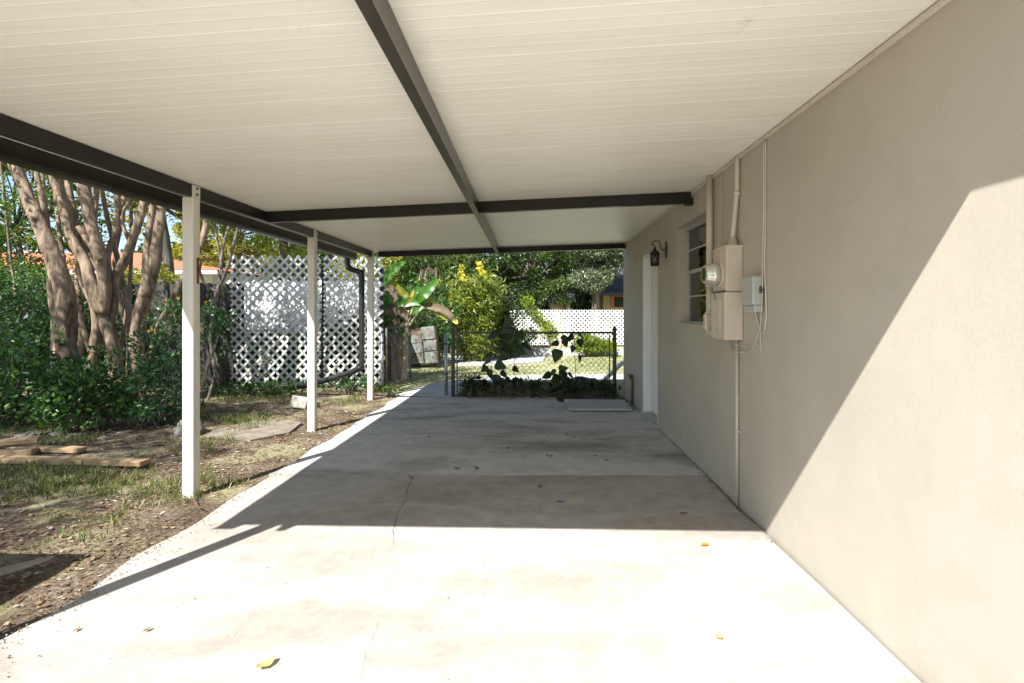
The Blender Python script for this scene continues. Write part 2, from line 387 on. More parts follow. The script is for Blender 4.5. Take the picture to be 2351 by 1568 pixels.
M['binm'] = simple('green_bin_plastic', (.03,.06,.035), (.04,.07,.045), 9, .45)
m, t, N, L, B = nt('window_glass')
fr = N.new('ShaderNodeFresnel'); fr.inputs[0].default_value = 1.5
ad = N.new('ShaderNodeMath'); ad.operation = 'ADD'; L.new(fr.outputs[0], ad.inputs[0]); ad.inputs[1].default_value = .10
tr = N.new('ShaderNodeBsdfTransparent'); tr.inputs[0].default_value = (.6,.62,.58,1)
gl = N.new('ShaderNodeBsdfGlossy'); gl.inputs['Roughness'].default_value = .03
mx = N.new('ShaderNodeMixShader'); L.new(ad.outputs[0], mx.inputs[0]); L.new(tr.outputs[0], mx.inputs[1]); L.new(gl.outputs[0], mx.inputs[2]); L.new(mx.outputs[0], N['Material Output'].inputs[0])
M['glass'] = m
m, t, N, L, B = nt('meter_glass'); B.inputs['Base Color'].default_value = (.62,.63,.55,1); B.inputs['Roughness'].default_value = .12
B.inputs['Metallic'].default_value = .55; M['meterglass'] = m

# ------------------------------------------------------------------ setting: ground, slabs, paths
def gz(x, y):
    if abs(x) > 40 or abs(y) > 60: return -.03
    z = -.028+.018*noise.noise(Vector((x*1.1, y*1.1, 3)))+.010*noise.noise(Vector((x*5, y*5, 1)))
    if x < -2.6: z += min(.05, (-2.6-x)*.03)
    if -2.3 < x < 1.5 and y < 8.6: z = -.05
    return z
xs = [-600,-200,-80,-40,-25]+[-16+i*.5 for i in range(20)]+[-6+.08*i for i in range(50)]+[-2+.5*i for i in range(8)]+[2.5,4,6,8,10,14,18,25,40,80,200,600]
ys = [-400,-100,-40,-15,-6,-2,0,1]+[1.5+.09*i for i in range(95)]+[10.2+.5*i for i in range(30)]+[26,30,36,44,60,100,200,600]
gm = MB(); vs = [(x, y, gz(x, y)) for y in ys for x in xs]; nx = len(xs)
gm.add(vs, [(j*nx+i, j*nx+i+1, (j+1)*nx+i+1, (j+1)*nx+i) for j in range(len(ys)-1) for i in range(nx-1)], True)
struct(gm.build('ground', M['ground']))

crk = [(940,1091),(946,1106),(936,1120),(934,1140),(924,1160),(912,1178),(910,1200),(903,1216),(904,1250),(898,1272),(902,1290),(890,1330),(880,1352),(878,1378),(870,1388),(868,1420),(862,1450),(846,1480),(838,1505),(834,1530),(831,1568),(822,1640),(815,1760)]
crack = []
for (px, py) in crk:
    Y = F*H/(py-VY); crack.append(((px-VX)/F*Y, Y))
c2 = []
for i in range(len(crack)-1):
    for k in range(4):
        t = k/4; c2.append((crack[i][0]*(1-t)+crack[i+1][0]*t+random.uniform(-.006,.006), crack[i][1]*(1-t)+crack[i+1][1]*t))
c2 = [p for p in c2 if p[1] > 1.55]; c2.append((-.60, 1.5))
def edge_pts(y0, y1, x, amp=.02, step=.12, s=0):
    n = max(2, int(abs(y1-y0)/step)); return [(x+amp*noise.noise(Vector((s, (y0+(y1-y0)*i/n)*2.2, 0)))*2, y0+(y1-y0)*i/n) for i in range(n+1)]
JY = 4.40
wL = [random.uniform(.0008,.004) for _ in c2]
left_edge = edge_pts(1.5, JY-.008, -2.27, .03)
poly = left_edge + [(c2[0][0], JY-.008)] + [(x-w_*(.3 if y < 3.2 else 1), y) for (x, y), w_ in zip(c2, wL)][1:]
struct(MB().prism([p for p in poly][::-1], -.12, 0).build('driveway', M['slab_near']))
poly = [(c2[0][0]+.003, JY-.010)] + [(x+w_*(.2 if y < 3.2 else .6), y) for (x, y), w_ in zip(c2, wL)][1:] + [(1.458,1.5),(1.452,2.6),(1.440,3.1),(1.455,3.3),(1.425,3.6),(1.44,3.8),(1.448,4.1),(1.452,JY-.02)]
struct(MB().prism(poly, -.12, 0).build('driveway', M['slab_near']))
struct(MB().prism([(-2.3,-9),(1.46,-9),(1.458,1.49),(-2.29,1.49)], -.12, .001).build('driveway', M['slab_bounce']))  # unseen slab behind the camera, pale tone invented to brighten the ceiling
le = edge_pts(JY+.002, 8.42, -2.27, .03, s=4)
poly = le[::-1] + [(-1.0,JY+.001),(.4,JY-.006),(1.454,JY-.012),(1.454,7.9),(.35,7.93),(.32,8.44),(-.4,8.42)]
struct(MB().prism(poly[::-1], -.12, .002).build('carport_floor', M['slab_far']))
# walkway beyond the gate, curving right
def strip(pts, wd, name, mat, z):
    mb = MB(); P = [Vector(p) for p in pts]; V = []
    for i, p in enumerate(P):
        d = (P[min(i+1,len(P)-1)]-P[max(i-1,0)]).normalized(); l = Vector((-d.y, d.x))
        V += [(*(p+l*wd/2), z), (*(p-l*wd/2), z)]
    n = len(P); mb.add(V, [(2*i,2*i+1,2*i+3,2*i+2) for i in range(n-1)]); mb.add([(a,b,c-.1) for a,b,c in V], [(2*i,2*i+1,2*i+3,2*i+2) for i in range(n-1)])
    o = 0
    for i in range(n-1):
        mb.f += [(2*i,2*i+2,2*n+2*i+2,2*n+2*i),(2*i+1,2*i+3,2*n+2*i+3,2*n+2*i+1)]; mb.sm += [False]*2
    return struct(mb.build(name, mat))
pp = [(-1.9,8.45),(-1.75,9.1),(-1.5,9.8),(-1.0,10.4),(-.2,10.8),(.8,10.95),(2.2,11.0),(4,11.0),(7,11)]
sp = []
for i in range(len(pp)-1):
    a=Vector(pp[max(i-1,0)]);b=Vector(pp[i]);c=Vector(pp[i+1]);d=Vector(pp[min(i+2,len(pp)-1)])
    for k in range(5):
        t=k/5; sp.append(.5*(2*b+(c-a)*t+(2*a-5*b+4*c-d)*t*t+(3*b-a-3*c+d)*t**3))
strip(sp+[Vector(pp[-1])], .95, 'path', M['concrete_pale'], .006)
struct(MB().prism([(-3.8,13.6),(-.9,13.5),(.2,14.4),(.3,16.2),(-3.4,16.6),(-4.2,15)], -.08, .012).build('patio', M['concrete_pale']))
struct(MB().box((-.9,16.6,-.05),(5.2,16.75,.22)).build('garden_kerb', M['concrete_pale']))

# ------------------------------------------------------------------ house
WX = 1.467
house = empty('house', (WX, 3, 0)); tag(house, 'tan stucco house with a white door and window under the carport', 'house')
def wall_with_holes(y0, y1, z0, z1, holes, depth):
    mb = MB(); Ys = sorted({y0,y1,*[h[0] for h in holes],*[h[1] for h in holes]}); Zs = sorted({z0,z1,*[h[2] for h in holes],*[h[3] for h in holes]})
    for i in range(len(Ys)-1):
        for j in range(len(Zs)-1):
            cy=(Ys[i]+Ys[i+1])/2; cz=(Zs[j]+Zs[j+1])/2
            if any(h[0]<cy<h[1] and h[2]<cz<h[3] for h in holes): continue
            for X, rev in ((WX,0),(WX+.24,1)):
                q = [(X,Ys[i],Zs[j]),(X,Ys[i+1],Zs[j]),(X,Ys[i+1],Zs[j+1]),(X,Ys[i],Zs[j+1])]
                mb.add(q if rev else q[::-1], [(0,1,2,3)])
    for a,b,c,d in holes:
        x0, x1 = WX, WX+depth
        mb.add([(x0,a,c),(x1,a,c),(x1,a,d),(x0,a,d)],[(0,1,2,3)]); mb.add([(x0,b,c),(x1,b,c),(x1,b,d),(x0,b,d)],[(3,2,1,0)])
        mb.add([(x0,a,c),(x1,a,c),(x1,b,c),(x0,b,c)],[(3,2,1,0)]); mb.add([(x0,a,d),(x1,a,d),(x1,b,d),(x0,b,d)],[(0,1,2,3)])
    return mb
WIN = (4.42,5.35,1.27,2.27); DOOR = (6.18,7.06,.03,2.17)
wmb = wall_with_holes(-7, 8.6, -.12, 2.7, [WIN, DOOR], .24)
wmb.add([(WX,8.6,-.12),(9,8.6,-.12),(9,8.6,2.7),(WX,8.6,2.7)],[(0,1,2,3)]); wmb.add([(WX,-7,-.12),(9,-7,-.12),(9,-7,2.7),(WX,-7,2.7)],[(3,2,1,0)])
wmb.add([(9,-7,-.12),(9,8.6,-.12),(9,8.6,2.7),(9,-7,2.7)],[(0,1,2,3)])
wmb.build('wall', M['wall'], house)
rb = MB(); rb.add([(1.47,-7.4,2.71),(1.47,9,2.71),(5.3,9,4.0),(5.3,-7.4,4.0),(9.4,-7.4,2.71),(9.4,9,2.71)],[(0,1,2,3),(3,2,5,4),(0,3,4),(1,5,2)])
rb.build('roof', M['shingle'], house)
MB().box((1.155,-7,2.50),(WX-.002,1.10,2.66)).box((1.155,1.1001,2.50),(WX-.002,1.16,2.522)).build('eave', M['trim'], house)
# window
x = WX+.10; win = MB(); fw = .035
a,b,c,d = WIN
win.box((x,a,c),(x+.05,b,c+fw)); win.box((x,a,d-fw),(x+.05,b,d)); win.box((x,a,c+fw),(x+.05,a+fw,d-fw)); win.box((x,b-fw,c+fw),(x+.05,b,d-fw))
wo = win.build('window', M['alum'], house)
MB().box((x-.012,a+fw,H+.385),(x+.035,b-fw,H+.42)).build('meeting_rail', M['alum'], wo)
MB().box((x+.004,a+fw,H+.618),(x+.03,b-fw,H+.636)).build('muntin', M['alum'], wo)
MB().box((x+.012,a+fw,H+.15),(x+.03,b-fw,H+.164)).build('muntin', M['alum'], wo)
MB().box((x+.018,a+fw,H+.42),(x+.022,b-fw,d-fw)).build('upper_pane', M['glass'], wo)
MB().box((x+.024,a+fw,c+fw),(x+.028,b-fw,H+.385)).build('lower_pane', M['glass'], wo)
cu = MB()
for k in range(14):
    y = 4.8+k*.045; cu.tube([(x+.12+.01*(k%2),y,c),(x+.12+.01*(k%2),y,d)], .026, 8)
cu.build('curtain', M['curtain'], wo)
MB().box((WX+.002,a+.002,c+.001),(WX+.099,b-.002,c+.012)).build('window_sill', M['trim'], wo)
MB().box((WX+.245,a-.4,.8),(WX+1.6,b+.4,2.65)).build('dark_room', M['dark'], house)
# door
x = WX+.12; a,b,c,d = DOOR
fr_ = MB(); fr_.box((WX+.004,b-.03,c),(x+.04,b-.001,d)); fr_.box((WX+.004,a+.001,c),(x+.04,a+.03,d)); fr_.box((WX+.004,a+.03,d-.03),(x+.04,b-.03,d-.001))
fr_.box((x-.02,b-.045,c),(x-.004,b-.03,d-.03))
do = fr_.build('door_frame', M['white'], house)
dl = MB().bbox((x,a+.03,c+.01),(x+.04,b-.03,d-.03), .003)
dlo = dl.build('door', M['white'], house)
dp = MB()
for z0,z1 in ((.25,.95),(1.1,1.95)):
    for y0,y1 in ((a+.13,a+.41),(a+.49,a+.77)): dp.bbox((x-.006,y0,z0),(x+.002,y1,z1), .003)
dp.build('door_panels', M['white'], dlo)
MB().tube([(x,a+.10,1.0),(x-.05,a+.10,1.0)], [.012,.028], 10).build('door_handle', M['galv'], dlo)
MB().box((WX-.03,a,-.005),(x+.04,b,.029)).build('threshold', M['concrete_pale'], house)

# ------------------------------------------------------------------ carport
SL = .034
def cz(x): return H+1.125-SL*(WX-x)
def yy(v, x):
    s = .06*max(0, min(1, (8.45-v)/(8.45-4.8))); return v+s*(WX-x)
carport = empty('carport', (-.6, 4.7, 0)); tag(carport, 'cream metal carport roof on white posts with dark bronze beams', 'carport')
prof = []; v = 1.12; k = 0; P_ = .0762
while v < 8.45:
    e = min(v+P_, 8.46)
    if k % 4 == 0: prof += [(v,0),(v+.002,.0010),(v+.005,.0010),(v+.007,0),(v+.014,-.0008),(v+.021,0)]
    else: prof += [(v,0),(v+.006,-.0010),(v+.009,-.0010),(v+.015,0)]
    v = e; k += 1
prof.append((8.46,0))
X0, X1 = -2.985, WX-.002
rv = []; nxs = 9
for j, (v_, dz) in enumerate(prof):
    for i in range(nxs):
        X = X0+(X1-X0)*i/(nxs-1); rv.append((X, yy(v_, X), cz(X)+dz))
rf = [(j*nxs+i,(j+1)*nxs+i,(j+1)*nxs+i+1,j*nxs+i+1) for j in range(len(prof)-1) for i in range(nxs-1)]
rp = MB().add(rv, rf)
T = [(X0,yy(1.12,X0),cz(X0)),(X1,yy(1.12,X1),cz(X1)),(X1,8.46,cz(X1)),(X0,8.46,cz(X0))]
tp = [(p[0],p[1],p[2]+.075) for p in T]
rp.add(T+tp, [(4,5,6,7),(0,1,5,4),(1,2,6,5),(2,3,7,6),(3,0,4,7)])
rp.build('roof_panel', M['panel'], carport)
# header on the posts, outer gutter
zb, zt = H+.888, cz(-2.645)-.003
MB().bbox((-2.70,1.36,zb),(-2.645,8.30,zt), .003).build('header_beam', M['beam'], carport)
gt = MB(); zg0, zg1 = H+.872, H+.97
pr = [(-2.987,zg1+.03),(-2.987,zg0+.012),(-3.0,zg0),(-3.06,zg0),(-3.095,zg0+.04),(-3.10,zg1+.05),(-3.112,zg1+.05),(-3.112,zg0+.03),(-3.07,zg0-.01),(-2.99,zg0-.012),(-2.975,zg0+.008),(-2.975,zg1+.0)]
n=len(pr); V=[(p[0],1.42,p[1]) for p in pr]+[(p[0],8.5,p[1]) for p in pr]
gt.add(V, [(i,(i+1)%n,n+(i+1)%n,n+i) for i in range(n)]); gt.add([V[i] for i in range(n)],[tuple(range(n))]); gt.add([V[n+i] for i in range(n)],[tuple(reversed(range(n)))])
# end cap
gt.box((-3.11,1.412,zg0-.01),(-2.976,1.419,zg1+.045))
gt.build('gutter', M['beam'], carport)
def cross(v, x0, x1, h=.108, wd=.05, name='cross_beam', mat='beam'):
    V = []
    for X in (x0, x1):
        for dy, dz in ((0,-h),(wd,-h),(wd,-.002),(0,-.002)): V.append((X, yy(v,X)+dy, cz(X)+dz))
    return MB().add(V, [(0,1,2,3)[::-1],(4,5,6,7),(0,4,5,1)[::1],(1,5,6,2),(2,6,7,3),(3,7,4,0)]).build(name, M[mat], carport)
cross(4.775, -2.643, WX-.02)
cross(8.36, -2.58, WX-.004, .09, .05)
# long middle beam
def midx(y): return -.50-.015*(y-1.6)
V = []
for y in (1.38, 8.355):
    xr = midx(y)
    for dx, dz in ((-.052,-.098),(0,-.098),(0,-.003),(-.052,-.003)): V.append((xr+dx, y, cz(xr)+dz))
# keep 2 mm below the cross beam so bottoms do not meet
V = [(a,b,c-(.014 if i%4<2 else 0)) for i,(a,b,c) in enumerate(V)]
MB().add(V, [(3,2,1,0),(4,5,6,7),(0,1,5,4),(1,2,6,5),(2,3,7,6),(3,0,4,7)]).build('middle_beam', M['beam_brown'], carport)
# wall channel under the panels
MB().box((WX-.022,1.06,cz(WX)-.026),(WX-.001,8.355,cz(WX)-.010)).build('wall_channel', M['trim'], carport)
MB().box((WX-.075,yy(4.775,WX)-.006,cz(WX)-.125),(WX-.0015,yy(4.775,WX)+.062,cz(WX)-.062)).build('beam_bracket', M['beam'], carport)
def post(y, mat, cap=True):
    b = MB(); x0, x1, wd = -2.72, -2.635, .085
    # hollow-look post with rounded corners and shallow flutes on the faces
    b.bbox((x0,y,-.08),(x1,y+wd,zb-.001), .005)
    b.bbox((-2.644,y,zb-.001),(x1,y+wd,zt-.005), .001)
    for q in (.022,.042,.062): b.box((x0+q-.001,y-.0012,-.05),(x0+q+.001,y-.0001,zb-.02)); b.box((x1+.0001,y+q-.001,-.05),(x1+.0012,y+q+.001,zb-.02))
    p = b.build('post', mat, carport)
    for dz in (.022,.068):
        MB().tube([(x1,y+.045,zb+dz),(x1+.004,y+.045,zb+dz)], .011, 12).tube([(x1+.004,y+.045,zb+dz),(x1+.010,y+.045,zb+dz)], .0065, 6).build('bolt', M['boltm'], p)
    return p
post(1.60, M['post']); p1 = post(3.93, M['post']); post(6.08, M['post']); post(8.24, M['post_rust'])
MB().box((-2.634,3.97,1.62),(-2.628,3.99,1.82)).box((-2.628,3.97,1.80),(-2.50,3.99,1.815)).bar((-2.63,3.98,1.66),(-2.60,3.98,1.80),.01,.01,(0,1,0)).build('hook_bracket', M['rust'], p1)
# downspout
ds = MB(); D = [(-3.05,8.28,zg0+.0),(-3.05,8.28,zg0-.10),(-3.02,8.28,zg0-.17),(-2.86,8.30,zg0-.23),(-2.83,8.30,zg0-.32),(-2.83,8.30,.62),(-2.84,8.30,.50)]
ds.tube(D, .043, 12, sub=6); ds.build('downspout', M['blackpipe'], carport)
dr = MB(); pts=[]; rr=[]
A=Vector((-2.84,8.30,.50)); Bv=Vector((-3.0,8.38,.42)); Cc=Vector((-4.75,8.75,.07)); n=110
for i in range(n):
    t=i/(n-1); p = A.lerp(Bv, t/.12) if t<.12 else Bv.lerp(Cc,(t-.12)/.88)+Vector((0,0,-.07*math.sin(math.pi*(t-.12)/.88)))
    pts.append(p); rr.append(.045+(.005 if i%2 else -.003))
dr.tube(pts, rr, 12); dpo = dr.build('drain_pipe', M['blackpipe'])
tag(dpo, 'black corrugated drain pipe sloping down in front of the white lattice', 'pipe')

# ------------------------------------------------------------------ things on the wall
def lantern():
    r = empty('wall_lantern', (WX, 5.77, 2.0)); tag(r, 'small black iron lantern hung on the wall beside the door', 'lantern')
    y = 5.76; zc = H+.60; cx = 1.335
    MB().tube([(WX,y,H+.72),(WX-.012,y,H+.72)], [.045,.04], 16).tube([(WX-.001,y,H+.63),(WX-.012,y,H+.63)],[.03,.025],12).bbox((WX-.014,y-.022,H+.635),(WX-.001,y+.022,H+.79),.003).build('back_plate', M['black'], r)
    MB().tube([(WX-.01,y,H+.70),(WX-.045,y,H+.695),(WX-.065,y,H+.73),(WX-.08,y,H+.785),(WX-.11,y,H+.80),(cx-.02,y,H+.785),(cx-.03,y,H+.76),(cx-.005,y,H+.745),(cx,y,H+.73)], .0065, 8, sub=5).build('arm', M['black'], r)
    b = MB(); b.tube([(cx,y,zc+.13),(cx,y,zc+.115),(cx,y,zc+.10),(cx,y,zc+.075),(cx,y,zc+.058)], [.008,.016,.020,.045,.068], 8, smooth=False)
    b.build('lamp_cap', M['black'], r)
    c = MB()
    for k in range(6):
        a0 = k*math.pi/3+.3; a1 = a0+math.pi/3
        p = lambda a_, z, q=.050: (cx+q*math.cos(a_), y+q*math.sin(a_), z)
        c.tube([p(a0,zc+.06,.054),p(a0,zc-.075)], .0042, 4); c.tube([p(a0,zc+.055),p(a1,zc-.07)], .0028, 4); c.tube([p(a1,zc+.055),p(a0,zc-.07)], .0028, 4)
        c.tube([p(a0,zc-.072),p(a1,zc-.072)], .006, 4); c.tube([p(a0,zc+.055,.054),p(a1,zc+.055,.054)], .006, 4)
    c.build('cage', M['black'], r)
    MB().tube([(cx,y,zc-.085),(cx,y,zc-.072)], [.045,.052], 6, smooth=False).build('lamp_base', M['black'], r)
    MB().tube([(cx,y,zc-.07),(cx,y,zc+.055)], .043, 12).build('lamp_glass', M['glass'], r)
    MB().tube([(cx,y,zc-.07),(cx,y,zc-.02),(cx,y,zc+.02)], [.010,.012,.008], 8).build('bulb', M['white'], r)
lantern()
def meterbox():
    r = empty('electric_meter_box', (WX, 3.76, 1.2)); tag(r, 'tall tan metal electricity meter box mounted on the stucco wall', 'meter box')
    y0,y1 = 3.62,3.905; z0,zm,z1 = H-.20,H+.143,H+.465; xf = 1.335
    up = MB().bbox((xf+.012,y0+.004,zm+.004),(WX-.001,y1-.004,z1),.006).bbox((xf+.006,y0-.004,z1-.012),(WX-.0015,y1+.004,z1+.008),.002).build('upper_housing', M['tanmetal'], r)
    lo = MB().bbox((xf,y0,z0),(WX-.001,y1,zm),.006).bbox((xf-.004,y0+.09,z0+.07),(xf+.002,y0+.13,zm-.06),.002)
    lo.tube([(1.41,y0-.003,z0+.075),(1.41,y0+.001,z0+.075)], .026, 20).tube([(1.41,y0-.004,z0+.075),(1.41,y0-.002,z0+.075)], .017, 20)
    lo = lo.build('lower_cover', M['tanmetal'], r)
    MB().box((xf-.002,y0+.02,zm-.001),(xf+.013,y1-.02,zm+.005)).build('seam', M['dark'], r)
    m_ = (y0+y1)/2+.002; zc = H+.275
    MB().tube([(xf+.012,m_,zc),(xf+.002,m_,zc),(xf,m_,zc)], [.098,.096,.086], 32).build('meter_ring', M['tanmetal'], up)
    MB().tube([(xf,m_,zc),(xf-.055,m_,zc),(xf-.058,m_,zc),(xf-.09,m_,zc),(xf-.102,m_,zc)], [.080,.080,.074,.072,.062], 32).build('meter_glass', M['meterglass'], up)
    MB().tube([(xf-.1025,m_,zc),(xf-.104,m_,zc)], [.052,.050], 24).build('meter_dial', M['lf_weed'], up)
    MB().bbox((xf-.014,y1-.105,zm-.055),(xf-.003,y1-.085,zm-.018),.003).tube([(xf-.009,y1-.10,zm-.018),(xf-.009,y1-.10,zm+.002),(xf-.009,y1-.09,zm+.002),(xf-.009,y1-.09,zm-.018)],.002,6).build('padlock', M['galv'], lo)
    MB().tube([(1.43,3.72,z1+.008),(1.43,3.72,z1+.025),(1.43,3.72,z1+.026),(1.43,3.72,z1+.05),(1.43,3.72,z1+.051),(1.43,3.72,z1+.075)], [.038,.038,.033,.033,.028,.024], 16).build('conduit_hub', M['tanmetal'], r)
    # padlock latch screw, knock-out marks
    MB().tube([(xf-.003,y1-.12,z0+.07),(xf+.001,y1-.12,z0+.07)], .008, 10).build('screw', M['galv'], lo)
    return r
meterbox()
# big conduit with elbow fitting
r = empty('conduit', (1.43,4.22,1.2)); tag(r, 'thick tan conduit from the carport ceiling bending into the meter box', 'conduit')
MB().tube([(1.43,4.22,cz(1.43)-.003),(1.43,4.22,H+.215)], .026, 16).build('pipe', M['tanmetal'], r)
MB().tube([(1.43,4.22,H+.23),(1.43,4.22,H+.20)], .032, 16).build('coupling', M['tanmetal'], r)
MB().tube([(1.43,4.22,H+.20),(1.43,4.22,H-.01)], .027, 16).build('lower_pipe', M['tanmetal'], r)
eb = MB(); eb.tube([(1.43,4.22,H+.005),(1.43,4.22,H-.012)], .033, 16)
eb.bbox((1.385,4.19,H-.15),(WX-.004,4.25,H-.01), .012)
eb.tube([(1.425,4.22,H-.13),(1.42,4.18,H-.165),(1.42,4.10,H-.17),(1.42,3.906,H-.165)], [.03,.028,.026,.026], 14, sub=4)
eb.build('elbow', M['tanmetal'], r)
r = empty('conduit', (1.44,3.69,2.0)); tag(r, 'thinner tan conduit rising from the top of the meter box', 'conduit')
MB().tube([(1.430,3.72,H+.54),(1.432,3.715,H+.60),(1.446,3.69,H+.84),(1.447,3.685,H+.90),(1.447,3.68,cz(1.447)-.003)], .0175, 14, sub=3).build('pipe', M['tanmetal'], r)
MB().tube([(1.446,3.69,H+.84),(1.447,3.686,H+.875)], .022, 14).build('coupling', M['tanmetal'], r)
r = empty('conduit', (1.452,3.70,0)); tag(r, 'slim tan conduit running from the meter box down to the floor', 'conduit')
MB().tube([(1.452,3.70,H-.20),(1.452,3.70,0)], .0115, 12).build('pipe', M['tanmetal'], r)
MB().box((1.45,3.68,.53),(1.4665,3.72,.545)).tube([(1.452,3.70,.525),(1.452,3.70,.55)], .015, 12).build('strap', M['tanmetal'], r)
# telecom box
r = empty('phone_junction_box', (WX,3.38,1.4)); tag(r, 'small grey plastic phone box on the wall beside the meter box', 'junction box')
MB().bbox((1.392,3.286,H+.045),(WX-.002,3.47,H+.235),.010).build('cover', M['greyplastic'], r)
MB().bbox((1.405,3.292,H+.0),(WX-.0025,3.465,H+.044),.006).build('base', M['greyplastic'], r)
MB().bbox((1.43,3.270,H+.12),(1.46,3.2855,H+.165),.004).tube([(1.445,3.27,H+.142),(1.445,3.262,H+.142)],.007,8).build('latch', M['boltm'], r)
def cable(pts, rad, label, name='cable'):
    o = MB().tube(pts, rad, 7, sub=6).build(name, M['cable']); tag(o, label, 'cable'); return o
xw = WX-.007
cable([(xw,3.255,cz(WX)-.027),(xw,3.26,H+.9),(xw,3.262,H+.5),(xw,3.27,H+.3),(xw,3.245,H+.02),(xw,3.25,H-.06),(xw,3.28,H-.13),(xw,3.33,H-.12),(xw-.005,3.38,H-.03),(xw-.01,3.385,H+.005)], .0055, 'cream cable dropping from the ceiling and looping under the grey phone box')
cable([(xw-.011,3.26,cz(WX)-.027),(xw-.011,3.262,H+.6),(xw-.012,3.275,H+.32),(xw-.012,3.272,H+.16),(xw-.015,3.28,H+.02),(xw-.01,3.30,H-.01)], .004, 'thin cream cable running down to the right edge of the phone box')
cable([(xw,3.32,H+.0),(xw,3.325,H-.08),(xw,3.33,H-.16),(xw,3.32,H-.26)], .0045, 'short cream cable hanging straight down below the phone box')
cable([(xw,3.34,H-.11),(xw,3.40,H-.2),(xw-.004,3.48,H-.27),(xw-.02,3.62,H-.285),(xw-.02,3.75,H-.28),(xw-.01,3.85,H-.24),(xw-.02,3.88,H-.20)], .004, 'thin cream cable sagging beneath the meter box')
cable([(xw-.03,3.86,H-.20),(xw-.02,3.80,H-.225),(xw-.025,3.66,H-.232),(xw,3.5,H-.24),(xw,3.36,H-.215)], .0035, 'dark thin wire crossing just below the meter box')
cable([(xw,4.03,cz(WX)-.027),(xw,4.035,H+.80),(xw,4.03,H+.50)], .0038, 'thin painted wire dropping between the two tan conduits')
cable([(xw,5.80,cz(WX)-.027),(xw,5.79,H+.9),(xw,5.775,H+.78)], .0035, 'thin painted wire running up from the black lantern')
o = MB().tube([(1.44,7.7,.0),(1.44,7.7,.46)], .018, 10).tube([(1.45,7.66,.44),(1.38,7.66,.46)], .012, 8).tube([(1.40,7.66,.45),(1.40,7.66,.40)],.014,8).tube([(1.435,7.66,.0),(1.435,7.66,.44)],.010,8).build('water_pipe', M['rustysteel'])
tag(o, 'rusty water pipe with a tap standing against the far wall corner', 'pipe')

# ------------------------------------------------------------------ fallen leaves and small bits on the slab
def fallen(x, y, s, mat, label, group=None, name='fallen_leaf', rz=None):
    mb = MB(); rz = random.uniform(0,6.28) if rz is None else rz; n = 7; V=[]; cr = random.uniform(.1,.35)
    for i in range(n):
        t = i/(n-1); wd = s*.32*math.sin(math.pi*min(1,t*.93+.07))**.8*(1+random.uniform(-.15,.15)); z = .004+s*cr*(2*t-1)**2*.6
        for q in (-1,0,1): V.append(((t-.5)*s, q*wd, z+abs(q)*s*cr*.45*random.uniform(.5,1.2)))
    mb.add(V, [(3*i+k,3*i+k+1,3*i+k+4,3*i+k+3) for i in range(n-1) for k in (0,1)])
    mb.tube([(-.5*s,0,.006+s*cr*.5),(-.75*s,.05*s,.003)], .0012, 4)
    o = mb.build(name, mat); o.location = (x, y, .003); o.rotation_euler = (0,0,rz)
    return tag(o, label, 'leaf', group)
def on(px, py, z=0): 
    Y = F*(H-z)/(py-VY); return (px-VX)/F*Y, Y
fallen(*on(612,1530), .075, M['yleaf'], 'large curled olive leaf on the sunlit concrete nearest the camera', rz=1.0)
fallen(*on(338,1450), .030, M['dryleaf'], 'small dark leaf on sunlit concrete at lower left')
fallen(*on(177,1449), .028, M['dryleaf'], 'tiny brown leaf near the shaded post shadow strip on the left')
fallen(*on(1619,1253), .055, M['lf_orange'], 'V shaped pale orange leaf on sunlit concrete near the wall', rz=.5)
fallen(*on(1651,1464), .045, M['yleaf'], 'pale yellow leaf on the white sunlit slab by the wall')
fallen(*on(1568,1180), .050, M['dryleaf'], 'brown leaf in the shade near the foot of the wall')
fallen(*on(1095,1077), .065, M['dryleaf'], 'dark curled leaf lying just beyond the slab joint')
fallen(*on(944,1098), .055, M['dryleaf'], 'brown leaf lying at the top of the long crack')
fallen(*on(1261,1049), .060, M['dryleaf'], 'blackish leaf alone in the middle of the shaded slab')
gl_ = 'small brown dead leaf on the shaded carport floor'
for px, py in ((1256,1003),(1300,998),(1318,1005),(1216,975),(950,988),(968,980),(1168,1030),(1195,985),(1366,1048),(1332,1103),(1395,1058),(1050,1077),(985,1005),(1240,1120),(1120,1010)):
    fallen(*on(px,py), random.uniform(.03,.055), M['dryleaf'], gl_, 'small brown leaves scattered on the shaded slab')
bl = MB().bbox((-.03,-.008,0),(.03,.008,.004),.001).build('plastic_strip', simple('blue_plastic',(.02,.05,.35))); bl.location=(*on(1287,1152),.002)
tag(bl, 'tiny blue plastic strip on the brown shaded concrete', 'plastic strip')
# crumbled mortar along wall foot and loose grit: stuff
P = []; 
for _ in range(260):
    y = random.uniform(3.1,4.6); P.append((1.44+random.uniform(-.03,.018), y, .004))
for _ in range(350):
    P.append((random.uniform(-2.2,1.4), random.uniform(2.4,8.3), .004))
for _ in range(700):
    P.append((-2.27+abs(random.gauss(0,.10)), random.uniform(1.8,8.2), .004))
for _ in range(900): P.append((-2.29+abs(random.gauss(0,.035)), random.uniform(1.8,8.2), .004))
for _ in range(900):
    P.append((random.uniform(-1.6,1.3), 8.36-abs(random.gauss(0,.13)), .004))
P = np.array(P); V, T = leaves(P, .009, .9, fold=.25); V[:,2] = np.maximum(V[:,2], .0035)
tag(npmesh('grit', V, T, M['litter']), kind='stuff')
